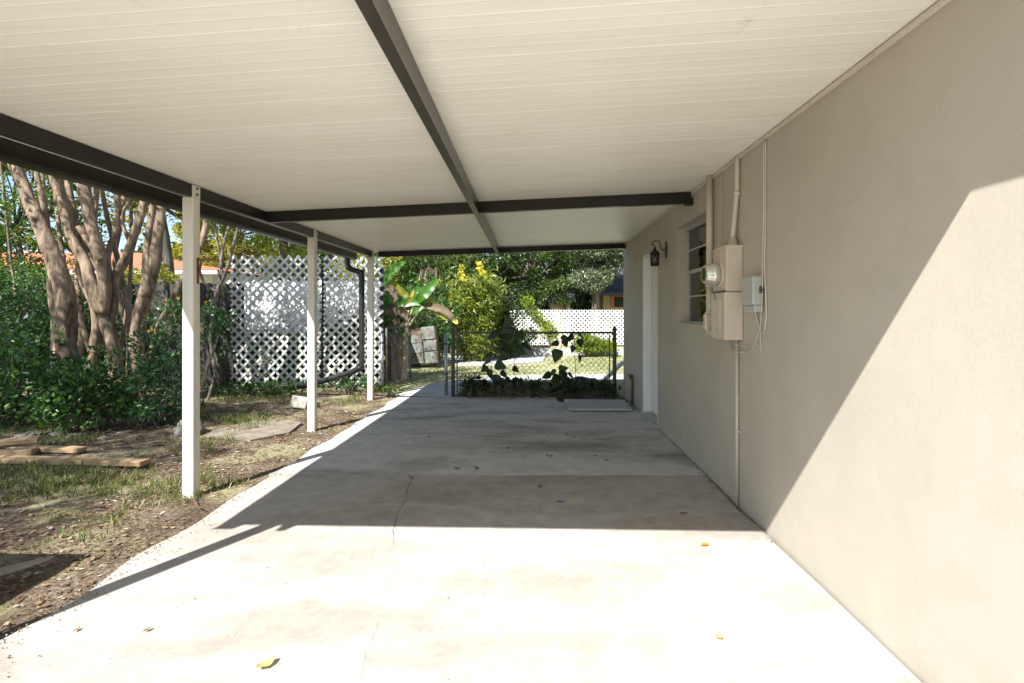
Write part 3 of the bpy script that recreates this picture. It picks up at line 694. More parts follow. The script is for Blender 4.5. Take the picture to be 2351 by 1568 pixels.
# concrete step pad
q = [W(1297,924,7.87), W(1432,926,7.8), W(1450,945,7.18), W(1307,944,7.2)]
pad = MB(); pp4 = [(.43,7.95),(1.36,7.90),(1.34,7.16),(.46,7.17)]
pad.prism(pp4[::-1], .018, .045); pad.box((.55,7.25,0.003),(.8,7.8,.0175)); pad.box((1.0,7.25,.003),(1.25,7.8,.0175))
tag(pad.build('paving_slab', M['concrete_pale']), 'pale square concrete paving slab lying by the far wall corner', 'paving slab')

# ------------------------------------------------------------------ chain link fence and gate
def wires(mb, a, b, z0, z1, pitch=.062, r_=.0034):
    a = Vector(a); b = Vector(b); Lh = (b-a).length; d = (b-a)/Lh; Hh = z1-z0
    s_ = -Hh
    while s_ < Lh:
        for sg in (1,-1):
            u0, u1 = s_, s_+Hh; t0, t1 = max(0,u0), min(Lh,u1)
            if t1-t0 < .01: continue
            h0, h1 = (t0-s_), (t1-s_)
            if sg < 0: h0, h1 = Hh-h0, Hh-h1
            mb.tube([(a.x+d.x*t0,a.y+d.y*t0,z0+h0),(a.x+d.x*t1,a.y+d.y*t1,z0+h1)], r_, 3, cap=False)
        s_ += pitch
r = empty('chain_link_fence', (0,8.55,0)); tag(r, 'low rusty chain link fence across the end of the carport', 'fence')
FY = 8.55; zt_ = 1.055; xl, xr_ = (1040-VX)/F*FY, (1411-VX)/F*FY
mb = MB(); wires(mb, (xl+.03,FY), (xr_-.03,FY), .06, zt_, .092); mb.build('mesh', M['rustysteel'], r)
for X in (xl, xr_):
    MB().tube([(X,FY,-.1),(X,FY,1.10)], .032, 14).build('post', M['rustysteel'], r)
    MB().tube([(X,FY,1.10),(X,FY,1.11),(X,FY,1.13),(X,FY,1.155),(X,FY,1.17)], [.036,.037,.033,.022,.006], 12).build('post_cap', M['rustysteel'], r)
MB().tube([(xl,FY,zt_),(xr_,FY,zt_)], .019, 10).build('top_rail', M['rustysteel'], r)
MB().tube([(xr_-.085,FY,.05),(xr_-.085,FY,1.03)], .010, 6).build('tension_bar', M['rustysteel'], r)
MB().tube([(xl+.07,FY,.05),(xl+.07,FY,1.03)], .010, 6).build('tension_bar', M['rustysteel'], r)
def galvpost(x, y, zt, label):
    r = empty('gate_post', (x,y,0)); tag(r, label, 'post'); MB().tube([(x,y,-.1),(x,y,zt)], .030, 16).build('pipe', M['galv'], r)
    for z in (.35,.85): MB().tube([(x,y,z),(x,y,z+.03)], .034, 16).build('band', M['rustysteel'], r)
galvpost(-1.515, 8.6, 1.03, 'shiny galvanised gate post left of the chain link fence')
galvpost(-2.68, 8.9, 1.03, 'galvanised gate post beside the third white carport post')
r = empty('chain_link_gate', (-2.62,8.95,0)); tag(r, 'narrow chain link gate standing open beyond the white post', 'gate')
a_, b_ = Vector((-2.62,8.96)), Vector((-2.44,9.9)); z0_, z1_ = .10, 1.12
fr_ = MB()
for p, q in (((a_,z0_),(a_,z1_)),((a_,z1_),(b_,z1_)),((b_,z1_),(b_,z0_)),((b_,z0_),(a_,z0_))): fr_.tube([(p[0].x,p[0].y,p[1]),(q[0].x,q[0].y,q[1])], .02, 10)
fr_.build('frame', M['rustysteel'], r); mb = MB(); wires(mb, a_, b_, z0_, z1_, .085); mb.build('mesh', M['rustysteel'], r)

# scalloped concrete edging
xcur = -1.15; k = 0
edl = ['mossy scalloped concrete edging block beside the left fence post', 'scalloped edging block, second from the left fence post', 'scalloped edging block in the middle of the row under the fence', 'scalloped edging block, second from the right end of the row', 'scalloped edging block nearest the far wall corner']
for k in range(5):
    wd = .46; V = []; n = 24; mb = MB()
    top = [(i/n*wd, .19+.075*abs(math.sin(math.pi*3*i/n))**.6) for i in range(n+1)]
    poly = [(0,-.02)]+top+[(wd,-.02)]
    m_ = len(poly); V = [(p[0],0,p[1]) for p in poly]+[(p[0],.05,p[1]) for p in poly]
    mb.add(V, [tuple(range(m_)), tuple(reversed(range(m_,2*m_)))]+[(i,m_+i,m_+(i+1)%m_,(i+1)%m_) for i in range(m_)])
    for q in range(3): mb.bbox((.03+q*.153,-.012,.03),(.125+q*.153,.0,.18),.004)
    o = mb.build('edging_block', M['stoned']); o.location = (xcur, 8.44+random.uniform(-.01,.02), random.uniform(-.02,.012)); o.rotation_euler = (random.uniform(-.15,.1),random.uniform(-.03,.03),random.uniform(-.05,.05))
    tag(o, edl[k], 'edging block', 'concrete edging under the chain link fence'); xcur += wd+.02
def rock(c, s, label, mat='stone', name='rock', group=None, squash=.6, cat='rock'):
    n = 10; m_ = 14; V = []; sd = random.uniform(0,99)
    for i in range(n+1):
        ph = math.pi*i/n
        for k in range(m_):
            th = 2*math.pi*k/m_; d = Vector((math.sin(ph)*math.cos(th), math.sin(ph)*math.sin(th), math.cos(ph)))
            rr = 1+.55*noise.noise(d*1.3+Vector((sd,0,0)))+.15*noise.noise(d*4+Vector((sd,0,0)))
            V.append((d.x*rr*s, d.y*rr*s*.8, d.z*rr*s*squash))
    mb = MB().add(V, [(i*m_+k,(i+1)*m_+k,(i+1)*m_+(k+1)%m_,i*m_+(k+1)%m_) for i in range(n) for k in range(m_)], True)
    o = mb.build(name, M[mat]); o.location = c; return tag(o, label, cat, group)
rock((.92,9.3,.08), .25, 'large grey boulder behind the fence near the wall corner', 'stoned', squash=.6)
rock((.62,9.0,.08), .15, 'small grey boulder left of the large one behind the fence')
rock((1.2,8.75,.06), .12, 'dark lump of rock at the foot of the right fence post', 'stoned')
o = MB().bbox((-.035,-.45,-.025),(.035,.45,.025),.006).build('downspout_offcut', M['housewhite']); o.location=(1.28,9.0,.28); o.rotation_euler=(.0,.55,-.5)
o.rotation_euler = (math.radians(28), 0, math.radians(-48))
tag(o, 'pale length of downspout leaning by the right fence post', 'pipe')

# ------------------------------------------------------------------ lattice screens
def lattice(name, x0, x1, z0, z1, y, pitch, wd, th, mat, label, group=None, frame=False, cat='lattice', skip=None):
    r = empty(name, ((x0+x1)/2, y, 0)); tag(r, label, cat, group)
    Lh = x1-x0; Hh = z1-z0
    for sg, dy in ((1,0),(-1,th+.001)):
        mb = MB(); s_ = -Hh+pitch*.5
        while s_ < Lh:
            t0, t1 = max(0,s_), min(Lh,s_+Hh)
            if t1-t0 > .03:
                h0, h1 = t0-s_, t1-s_
                if sg < 0: h0, h1 = Hh-h0, Hh-h1
                mb.bar((x0+t0,y+dy,z0+h0),(x0+t1,y+dy,z0+h1), wd, th, (0,1,0))
            s_ += pitch
        mb.build('slat_layer', mat, r)
    return r
LA = 'white garden lattice panels beside the carport'
l1 = lattice('lattice_screen', -5.55, -3.92, .05, 2.42, 9.30, .166, .042, .010, M['lattice'], 'tall white diamond lattice panel joining the grey wooden fence', LA)
l2 = lattice('lattice_screen', -3.88, -2.80, .05, 2.42, 9.34, .166, .042, .010, M['lattice'], 'tall white diamond lattice panel behind the black downspout', LA)
l3 = lattice('lattice_screen', -6.2, -3.15, .98, 2.02, 10.25, .166, .070, .010, M['white'], 'sunlit lattice panel standing behind, seen through the holes of the tall lattice', cat='lattice')
Cs = np.array([(random.uniform(-6.4,-3.1), random.uniform(10.5,11.0), abs(random.gauss(.9,.75))) for _ in range(80)]); P, u = blob_points(Cs, np.full(80,.22), 70); V, T = leaves(P, .07, .55); tag(npmesh('creeper', V, T, M['lf_dark']), 'dark creeper tangled behind the holes of the white lattice', 'creeper')
MB().add([(-6.4,11.1,1.96),(-3.8,11.1,1.96),(-3.8,12.7,2.15),(-6.4,12.7,2.15),(-6.4,11.1,1.9),(-3.8,11.1,1.9)],[(0,1,2,3),(4,5,1,0)]).build('roof', M['housewhite'], r)
for x in (-5.52,-3.90,-2.84):
    o = MB().bbox((x-.03,9.37,-.1),(x+.03,9.43,2.25),.004).build('lattice_post', M['fence'])
    tag(o, {-5.52:'grey timber post behind the left edge of the white lattice',-3.90:'grey timber post behind the middle joint of the white lattice',-2.84:'grey timber post behind the right edge of the white lattice'}[x], 'post')
lf = lattice('lattice_fence', -.86, 5.0, .30, 1.46, 17.0, .150, .044, .015, M['lattice_far'], 'long low white lattice fence across the back of the sunny yard', cat='fence')
for k in range(5): MB().box((-.6+k*1.3,17.03,-.05),(-.52+k*1.3,17.1,1.40)).build('fence_post', M['lattice_far'], lf)

# wooden fence
r = empty('wooden_fence', (-8,9.55,0)); tag(r, 'weathered grey wooden board fence behind the multi-stem trees', 'fence')
mb = MB(); x = -19.0
while x < -5.55:
    wd = .14; zt2 = 1.93+random.uniform(-.02,.02); c_ = .025; th = .018; y0 = 9.5+random.uniform(-.004,.004)
    poly = [(x,-.05),(x+wd,-.05),(x+wd,zt2-c_),(x+wd-c_,zt2),(x+c_,zt2),(x,zt2-c_)]
    V = [(p[0],y0,p[1]) for p in poly]+[(p[0],y0+th,p[1]) for p in poly]
    mb.add(V, [tuple(range(6)),tuple(reversed(range(6,12)))]+[(i,6+i,6+(i+1)%6,(i+1)%6) for i in range(6)]); x += wd+.006
mb.build('fence_boards', M['fence'], r)
for z in (.35,1.55): MB().box((-19,9.52,z),(-5.56,9.56,z+.09)).build('rail', M['fence'], r)
for k in range(5): MB().box((-18.6+k*3.0,9.562,-.1),(-18.5+k*3.0,9.65,1.8)).build('fence_post', M['fence'], r)

# ------------------------------------------------------------------ trees
def pxtube(mb, pts, Y, rpx, n=12, sub=5, lump=.16, dy=0, seed=0):
    P = []; N_ = len(pts)
    for i, p in enumerate(pts):
        yy_ = Y+dy*i/(N_-1); P.append(W(p[0],p[1],yy_))
    k = Y/F*(.74 if n > 8 else 1); R = [q*k for q in (rpx if hasattr(rpx,'__len__') else [rpx]*N_)]
    mb.tube(P, R, n, sub, lump=lump, seed=seed); return P[-1]
def crown_obj(parent, C, R, per, size, mat, aspect=.5, flat=.75, dirn=(0,0,-.2), name='crown', core=None):
    P, u = blob_points(C, R, per, flat); V, T = leaves(P, size, aspect, dirn=u*.8+np.array(dirn), spread=.8)
    return npmesh(name, V, T, mat, parent)
def twigs(mb, start, C, r0=.02, frac=1.0):
    for c in C:
        if random.random() > frac: continue
        a = Vector(start); b = Vector(c); m_ = a.lerp(b,.5)+Vector((random.uniform(-.1,.1),random.uniform(-.1,.1),random.uniform(-.2,.05)))
        mb.tube([a,m_,b],[r0,r0*.6,r0*.2],5,3)

CG = 'smooth barked multi-stem trees beside the carport'
# tree A
def ivy(label, x0, x1, z0, z1, y, n, mat, ls=.065, dy=.35):
    r = empty('hedge', ((x0+x1)/2, y, 0)); tag(r, label, 'hedge'); P = []
    while len(P) < n:
        x = random.uniform(x0,x1); z = random.uniform(z0,z1); q = noise.noise(Vector((x*1.6,z*1.8,y)))
        if q < random.uniform(-.45,.1): continue
        P.append((x, y+random.gauss(0,dy)-q*.4, z+.25*noise.noise(Vector((x*2,0,3)))))
    V, T = leaves(np.array(P), ls, .6, dirn=(0,-.4,.1)); npmesh('foliage', V, T, M[mat], r)
    mb = MB()
    for k in range(int((x1-x0)*5)):
        x = random.uniform(x0,x1); mb.tube([(x,y,0),(x+random.uniform(-.2,.2),y,z1*.5),(x+random.uniform(-.3,.3),y,z1*.9)],[.012,.009,.004],5,3)
    mb.build('stems', M['crape_grey'], r); return r
ivy('dense dark hedge climbing the grey fence behind the tree trunks', -12.0, -7.1, .1, 1.95, 8.8, 17000, 'lf_shrub')
ivy('looser leafy hedge rising above the fence at the far left', -13.0, -8.4, 1.3, 2.35, 9.9, 6000, 'lf_crape', .075)
r = empty('crape_myrtle', W(150,951,7.0)); tag(r, 'leftmost smooth barked tree with one thick trunk leaning left', 'tree', CG)
mb = MB()
e = pxtube(mb, [(165,985),(158,900),(150,820),(147,750),(148,690),(128,610),(95,525),(62,445),(35,380),(5,310),(-30,230)], 7.0, [40,34,32,30,28,23,19,17,16,15,13], 16, seed=1)
pxtube(mb, [(95,530),(100,470),(85,400),(80,330)], 7.05, [10,8,7,6])
pxtube(mb, [(150,850),(125,720),(112,640)], 6.9, [14,10,6])
mb.build('trunk', M['crape'], r)
C, R = blobs(W(20,260,7.2)+Vector((0,-.3,.8)), (2.0,1.7,1.0), 26, .42)
mb = MB(); twigs(mb, e, C, .03, .8); mb.build('limbs', M['crape'], r)
crown_obj(r, C, R, 170, .075, M['lf_crape'])
C, R = blobs(W(50,470,7.6), (.55,.6,.55), 12, .2); crown_obj(r, C, R, 60, .065, M['lf_crape'], name='low_foliage')
# tree B
r = empty('crape_myrtle', W(270,951,7.2)); tag(r, 'middle smooth barked tree splitting into a fan of pale stems', 'tree', CG)
mb = MB()
e1 = pxtube(mb, [(285,985),(278,910),(268,840),(255,780),(232,715),(212,660),(195,600),(165,545),(145,475),(118,405),(95,330)], 7.2, [24,21,19,18,18,17,15,14,13,13,11], 14, seed=2)
e2 = pxtube(mb, [(236,720),(240,655),(232,600),(212,530),(198,460),(188,400),(170,320)], 7.15, [17,18,18,16,16,15,13], 14, seed=3)
e3 = pxtube(mb, [(250,740),(262,680),(262,640),(290,590),(312,530),(330,470),(345,390)], 7.3, [14,13,13,13,12,11,10], 12, seed=4)
pxtube(mb, [(255,645),(245,590),(268,520),(270,450),(262,380)], 7.35, [9,9,8,8,7], 10, seed=5)
pxtube(mb, [(225,620),(205,575),(215,520),(222,440),(228,370)], 7.5, [9,9,8,8,7], 10, seed=6)
pxtube(mb, [(205,985),(200,900),(212,820),(222,760),(215,700),(190,640),(180,560),(160,440),(150,380)], 7.6, [16,15,14,13,13,12,11,9,8], 12, seed=7)
pxtube(mb, [(232,600),(196,545),(180,520)], 7.1, [9,8,7], 10)
pxtube(mb, [(300,560),(280,500),(310,440),(318,400)], 7.35, [4,4,3,3], 8)
for q,(x0,x1,x2,x3,rr_) in enumerate(((250,232,208,150,6),(292,300,275,240,7),(262,285,300,300,5),(215,190,150,130,6),(300,290,262,285,6),(175,190,178,205,7),(120,128,118,105,6),(60,50,28,12,4))):
    pxtube(mb, [(x0,960),(x0+4,860),(x1,750),(x2,620),(x3,470),(x3-12,360)], 7.7+.12*q, [rr_*1.5,rr_*1.3,rr_*1.2,rr_,rr_*.9,rr_*.7], 9, seed=20+q, lump=.25)
mb.build('trunk', M['crape'], r)
C, R = blobs(Vector(e2)+Vector((.2,.2,1.3)), (2.1,1.9,1.0), 30, .42)
mb = MB(); twigs(mb, e1, C[:10], .03); twigs(mb, e2, C[10:20], .03); twigs(mb, e3, C[20:], .03); mb.build('limbs', M['crape'], r)
crown_obj(r, C, R, 120, .075, M['lf_crape'])
# tree C
r = empty('crape_myrtle', W(325,951,7.4)); tag(r, 'smooth barked tree forking in two just left of the nearest white post', 'tree', CG)
mb = MB()
e1 = pxtube(mb, [(318,985),(316,900),(314,810),(318,735),(336,665),(354,600),(362,540),(370,470),(374,390),(378,310)], 7.4, [26,23,21,20,19,17,15,13,12,10], 16, seed=8)
e2 = pxtube(mb, [(336,680),(338,610),(340,560),(350,490),(354,430),(350,350)], 7.35, [14,13,12,11,10,9], 12, seed=9)
e3 = pxtube(mb, [(318,905),(345,820),(368,745),(395,690),(430,620),(462,560),(475,505),(490,430)], 7.5, [12,11,11,10,9,9,8,7], 12, seed=10)
mb.build('trunk', M['crape'], r)
C, R = blobs(Vector(e1)+Vector((.4,.3,1.1)), (1.7,1.8,.95), 24, .40)
mb = MB(); twigs(mb, e1, C[:12], .028); twigs(mb, e3, C[12:], .025); mb.build('limbs', M['crape'], r)
crown_obj(r, C, R, 110, .075, M['lf_crape'])
C, R = blobs((-4.4,6.9,4.3), (.9,1.9,.6), 40, .34); crown_obj(r, C, R, 110, .075, M['lf_crape'], name='side_crown')
# thin tree D
r = empty('thin_tree', W(478,930,7.9)); tag(r, 'spindly crooked sapling in front of the wooden fence by the lattice', 'tree')
mb = MB(); e = pxtube(mb, [(470,935),(482,905),(494,860),(488,820),(483,770),(490,710),(498,670),(515,635),(530,585),(545,530),(558,480),(570,400)], 7.9, [6,5.5,6,5,5,5,5,5,5,4.5,4,3.5], 10, lump=.1)
pxtube(mb, [(498,680),(506,630),(512,570),(530,500),(540,430)], 7.9, [4,3.5,3,3,2.5], 8)
pxtube(mb, [(500,670),(470,650),(455,600),(462,540)], 7.9, [3.5,3,2.5,2], 8)
pxtube(mb, [(512,640),(500,560),(490,500)], 7.9, [3,2.5,2], 8)
mb.build('trunk', M['crape_grey'], r)
C, R = blobs(W(545,430,7.9), (.9,.8,.5), 14, .25); mb = MB(); twigs(mb, e, C, .012); mb.build('limbs', M['crape_grey'], r)
crown_obj(r, C, R, 120, .07, M['lf_mid'])
C, R = blobs(W(420,715,7.9), (.22,.1,.15), 5, .08); crown_obj(r, C, R, 12, .10, M['lf_vine'], name='low_foliage', aspect=.8)

# trees that shade the lawn from outside the frame, left of the camera
def offtree(x, y, z, rad, nb, rb, per, label, ls=.08):
    r = empty('shade_tree', (x,y,0)); tag(r, label, 'tree')
    mb = MB().tube([(x,y,-.1),(x+.1,y,z*.4),(x-.1,y+.1,z*.8)], [.16,.13,.09], 10, 4, lump=.1)
    C, R = blobs((x,y,z), rad, nb, rb); twigs(mb, (x-.1,y+.1,z*.8), C, .03); mb.build('trunk', M['bark'], r)
    crown_obj(r, C, R, per, ls, M['lf_mid']); return r
offtree(-7.6,-1.0,5.6,(2.1,2.6,.8),66,.42,210,'leafy tree left of the camera that dapples the lawn')
offtree(-8.6,2.9,5.6,(2.8,2.3,.9),80,.45,230,'leafy tree between the lawn and the smooth barked trees')

def bigtree(label, c, rad, nb, rb, per, size, mat, name='tree', group=None, tr=.2, aspect=.5, flat=.75, dirn=(0,0,-.2), shell=.5, cat='tree', barkm='bark'):
    r = empty(name, (c[0],c[1],0)); tag(r, label, cat, group)
    C, R = blobs(c, rad, nb, rb, shell)
    C[:,2] = np.maximum(C[:,2], .25)
    mb = MB(); top = (c[0], c[1], max(.6, c[2]-rad[2]*.3)); mb.tube([(c[0],c[1],-.1),(c[0]+.1*rad[0],c[1],top[2]*.5),top], [tr,tr*.8,tr*.5], 10, 4, lump=.12)
    twigs(mb, top, C[::2], tr*.3); mb.build('trunk', M[barkm], r)
    crown_obj(r, C, R, per, size, M[mat], aspect, flat, dirn); return r
BG = 'trees growing behind the back yard'
# back right, beyond lattice fence
bigtree('pale grey-green broadleaf tree above the yellow house', (3.7,20.2,4.3), (2.3,1.3,1.9), 60, .50, 520, .105, 'lf_grey', group=BG, shell=.6, tr=.08)
bigtree('dark evergreen tree behind the small shed with the dark roof', (.9,24,4.0), (2.6,2.0,3.2), 60, .7, 380, .15, 'lf_dark', group=BG)
bigtree('mid green tree between the bamboo and the shed', (-.2,20,3.6), (1.6,1.4,2.6), 46, .45, 360, .11, 'lf_mid', group=BG)
bigtree('sunlit leafy tree right of the small shed', (2.2,19.8,3.9), (1.0,.9,1.9), 36, .40, 380, .095, 'lf_grey', group=BG)
bigtree('feathery green tree behind the banana plant', (-3.3,17.5,3.2), (2.0,1.3,2.9), 60, .42, 330, .12, 'lf_mid', group=BG, aspect=.3)
bigtree('dark tree left of the feathery tree behind the lattice', (-6.2,18,3.0), (2.2,1.5,2.8), 50, .5, 300, .12, 'lf_mid', group=BG)
bigtree('dense dark shrubbery tree at the left of the bamboo clump', (-2.2,19.5,2.8), (2.4,1.2,2.7), 50, .55, 320, .13, 'lf_dark', group=BG)
# far wood closing the view
wd_ = []; 
for k in range(16):
    C, R = blobs((-26+k*4.0+random.uniform(-1,1), 33+random.uniform(-2,2), 3.6), (3.0,2.0,3.4+random.uniform(-1,1.5) if k>4 else 2.2), 36, 1.1, .4)
    P, u = blob_points(C, R, 130); V, T = leaves(P, .36, .6, dirn=u*.8); wd_.append((V,T))
V, T = join(wd_); tag(npmesh('far_wood', V, T, M['lf_dark']), kind='stuff')
# left: behind wooden fence
bigtree('yellow green tree beyond the fence above the orange roof', (-13.8,23,5.0), (2.4,1.8,2.2), 50, .6, 200, .16, 'lf_yellow', group=BG, shell=.4)
bigtree('drooping pale green tree above the white lattice', (-7.5,15,4.4), (2.3,1.3,1.3), 60, .36, 260, .11, 'lf_bamboo', group=BG, aspect=.28, dirn=(0,0,-1.0))
bigtree('yellowing shrub showing over the top of the lattice', (-4.3,12.4,2.3), (.9,.6,.7), 26, .24, 130, .09, 'lf_yellow', name='shrub', cat='shrub', tr=.06)
bigtree('green shrub with red berries behind the grey fence at far left', (-12.0,11.8,3.9), (2.2,1.0,1.9), 70, .40, 190, .10, 'lf_crape', name='shrub', cat='shrub', tr=.1)
bigtree('leafy tree standing behind the wooden fence near the orange roof', (-9.6,13.0,4.6), (2.4,1.0,1.3), 60, .40, 150, .10, 'lf_yellow', group=BG)
bigtree('yellowing bush growing over the grey fence below the orange roof', (-8.35,10.7,2.0), (1.2,.4,.42), 26, .20, 90, .075, 'lf_yellow', name='bush', cat='bush', tr=.04)
# dark understorey behind lattice so the holes read dark
bigtree('dark bush behind the lower half of the white lattice', (-4.9,10.4,.45), (1.2,.35,.5), 30, .22, 170, .08, 'lf_shrub', name='bush', cat='bush', tr=.04)
bigtree('dark bush behind the lattice next to the banana plant', (-3.6,10.5,.7), (.55,.4,.9), 30, .3, 260, .08, 'lf_shrub', name='bush', cat='bush', tr=.04)

bigtree('dark bush filling the gap behind the rusty cabinet', (-3.4,13.9,1.1), (1.3,.45,1.2), 46, .34, 200, .085, 'lf_shrub', name='bush', cat='bush', tr=.04)
bigtree('dark bush between the bamboo and the far lattice fence', (-.75,15.6,.9), (.55,.4,.95), 26, .28, 200, .085, 'lf_dark', name='bush', cat='bush', tr=.04)
# bamboo clump
def bamboo(cx, cy, rad, h, n, label, mat='lf_bamboo', leafn=9000):
    r = empty('bamboo_clump', (cx,cy,0)); tag(r, label, 'bamboo'); mb = MB(); P = []; D_ = []
    for k in range(n):
        a = random.uniform(0,6.28); q = random.uniform(0,.45)*rad; x, y = cx+q*math.cos(a), cy+q*math.sin(a)
        a2 = random.uniform(0,6.28); sp = random.uniform(.2,1.0)*rad; hh = h*random.uniform(.65,1.05)
        pts = [Vector((x+math.cos(a2)*sp*t**2, y+math.sin(a2)*sp*t**2, hh*(t-.18*t**3))) for t in (0,.25,.5,.75,1)]
        mb.tube(pts, [.012,.011,.009,.007,.003], 5, 3)
        m_ = leafn//n
        for j in range(m_):
            t = random.uniform(.12,1); i = min(3,int(t*4)); f = t*4-i; p = pts[i].lerp(pts[i+1],f)
            P.append(p+Vector((random.gauss(0,.15),random.gauss(0,.15),random.gauss(0,.10))))
    mb.build('canes', M['cane'], r); P = np.array(P); P[:,2] = np.maximum(P[:,2],.1)
    V, T = leaves(P, .19, .15, dirn=(0,0,-.35), spread=1.0); npmesh('foliage', V, T, M[mat], r); return r
bamboo(-1.72,14.6,.72,2.9,60,'bright yellow green bamboo clump beyond the chain link fence', leafn=21000)
bamboo(-2.6,16.4,1.1,4.6,36,'taller dark bamboo stand behind the bright clump', 'lf_mid', 9000)
for i, (px, py, Y) in enumerate(((1062,622,13.6),(1104,612,13.6),(1006,640,15.5))):
    C = np.array([tuple(W(px,py,Y)+Vector((.05*math.sin(5*q+i),0,q*.14-.2))) for q in range(3)]); R = np.full(3,.085); P, u = blob_points(C, R, 34); V, T = leaves(P, .07, .8)
    tag(npmesh('flower_cluster', V, T, M['flower_y']), ['yellow blossom cluster left of the middle beam end above the bamboo','tall yellow blossom cluster right above the bright bamboo','small yellow blossom patch nearest the banana plant'][i], 'flowers')
# vine on far lattice, plants along its foot
r = empty('climbing_vine', (.2,16.95,0)); tag(r, 'yellow green vine climbing over the far white lattice fence', 'vine')
Cs = np.array([tuple(W(px,py,16.9)) for px,py in ((1205,690),(1212,700),(1222,712),(1232,722),(1245,735),(1258,745),(1265,755),(1250,760),(1215,690),(1268,770))]); 
crown_obj(r, Cs, np.full(len(Cs),.18), 70, .09, M['lf_vine'], .8); MB().tube([W(1262,800,16.85),W(1255,750,16.85),W(1225,715,16.85),W(1205,690,16.85)], .02, 6, 4).build('stem', M['bark'], r)
for i, (px, Y, h_) in enumerate(((1180,16.3,.7),(1345,16.2,.75),(1385,16.3,.5),(1135,15.5,1.0))):
    x = (px-VX)/F*Y
    bigtree(['low green bush at the left foot of the far lattice','pale leafy bush in front of the far lattice fence','small bush at the right foot of the far lattice','rounded green bush right of the bamboo clump'][i], (x,Y,h_*.5), (.4,.3,h_*.5), 16, .18, 130, .08, 'lf_vine' if i in (1,2) else 'lf_mid', name='bush', cat='bush', tr=.02)

# ------------------------------------------------------------------ shrubs at left
def shrub(label, c, rad, nb, rb, per, size, mat, flowers=0, aspect=.6):
    r = empty('shrub', (c[0],c[1],0)); tag(r, label, 'shrub'); C, R = blobs(c, rad, nb, rb, .2); C[:,2] = np.maximum(C[:,2], .12)
    mb = MB()
    for q in C[::2]:
        b = Vector((c[0]+random.uniform(-.3,.3)*rad[0], c[1]+random.uniform(-.2,.2), 0)); e = Vector(q)
        mb.tube([b, b.lerp(e,.5)+Vector((random.uniform(-.1,.1),0,.08)), e+Vector((0,0,R[0]*.6))], [.009,.007,.003], 5, 3)
    mb.build('stems', M['bark'], r)
    P, u = blob_points(C, R, per, .9); V, T = leaves(P, size, aspect, dirn=u*.9+np.array([0,-.2,.25]), spread=.7, fold=.1)
    npmesh('foliage', V, T, M[mat], r)
    if flowers:
        for k in range(flowers):
            q = C[random.randrange(len(C))]; q = np.array((q[0], q[1]-rb*1.0, q[2]+rb*.7)); P = q+RNG.normal(size=(16,3))*.010
            V, T = leaves(P, .016, .9, dirn=(0,-.5,.5)); npmesh('flower', V, T, M['flower_o'], r)
    return r
shrub('dark leafy shrub at the left edge under the trees', (-6.35,6.2,.60), (.75,.45,.65), 44, .20, 46, .078, 'lf_shrub')
shrub('tall straggly shrub behind the leftmost trunk', (-8.2,7.9,1.15), (.9,.4,1.1), 46, .24, 60, .060, 'lf_shrub')
shrub('low dark green shrub in front of the middle trunks', (-5.25,5.95,.36), (.55,.35,.42), 36, .16, 48, .066, 'lf_shrub')
shrub('upright dark green shrub between the tree trunks', (-5.95,6.6,.5), (.5,.3,.5), 22, .16, 45, .070, 'lf_shrub')
shrub('leafy lantana bush with orange flowers left of the white post', (-4.65,6.2,.58), (.42,.35,.60), 42, .14, 62, .052, 'lf_lantana', 5)
shrub('lantana sprays hanging in front of the wooden fence', (-4.95,7.3,1.30), (.7,.25,.30), 22, .13, 45, .045, 'lf_lantana', 6)
shrub('vine leaves climbing the left edge of the white lattice', (-5.62,9.15,1.2), (.12,.08,1.1), 20, .13, 40, .05, 'lf_shrub')
# ivy/ground plants near lattice foot
r_ = shrub('low ground ivy along the foot of the white lattice', (-4.6,8.6,.04), (1.0,.55,.06), 60, .10, 22, .055, 'lf_shrub')
shrub('small weed clump at the foot of the third white post', (-2.45,8.5,.08), (.18,.12,.08), 10, .06, 30, .045, 'lf_mid')
shrub('grassy weed clump at the base of the left fence post', (-1.05,8.50,.16), (.22,.1,.16), 20, .08, 36, .07, 'lf_weed', aspect=.2)
shrub('low weeds growing along the scalloped edging', (.1,8.46,.13), (1.25,.10,.13), 60, .07, 20, .075, 'lf_weed')
shrub('ivy tangle at the foot of the lattice by the drain pipe', (-3.3,8.95,.16), (.5,.18,.16), 26, .09, 30, .05, 'lf_shrub')

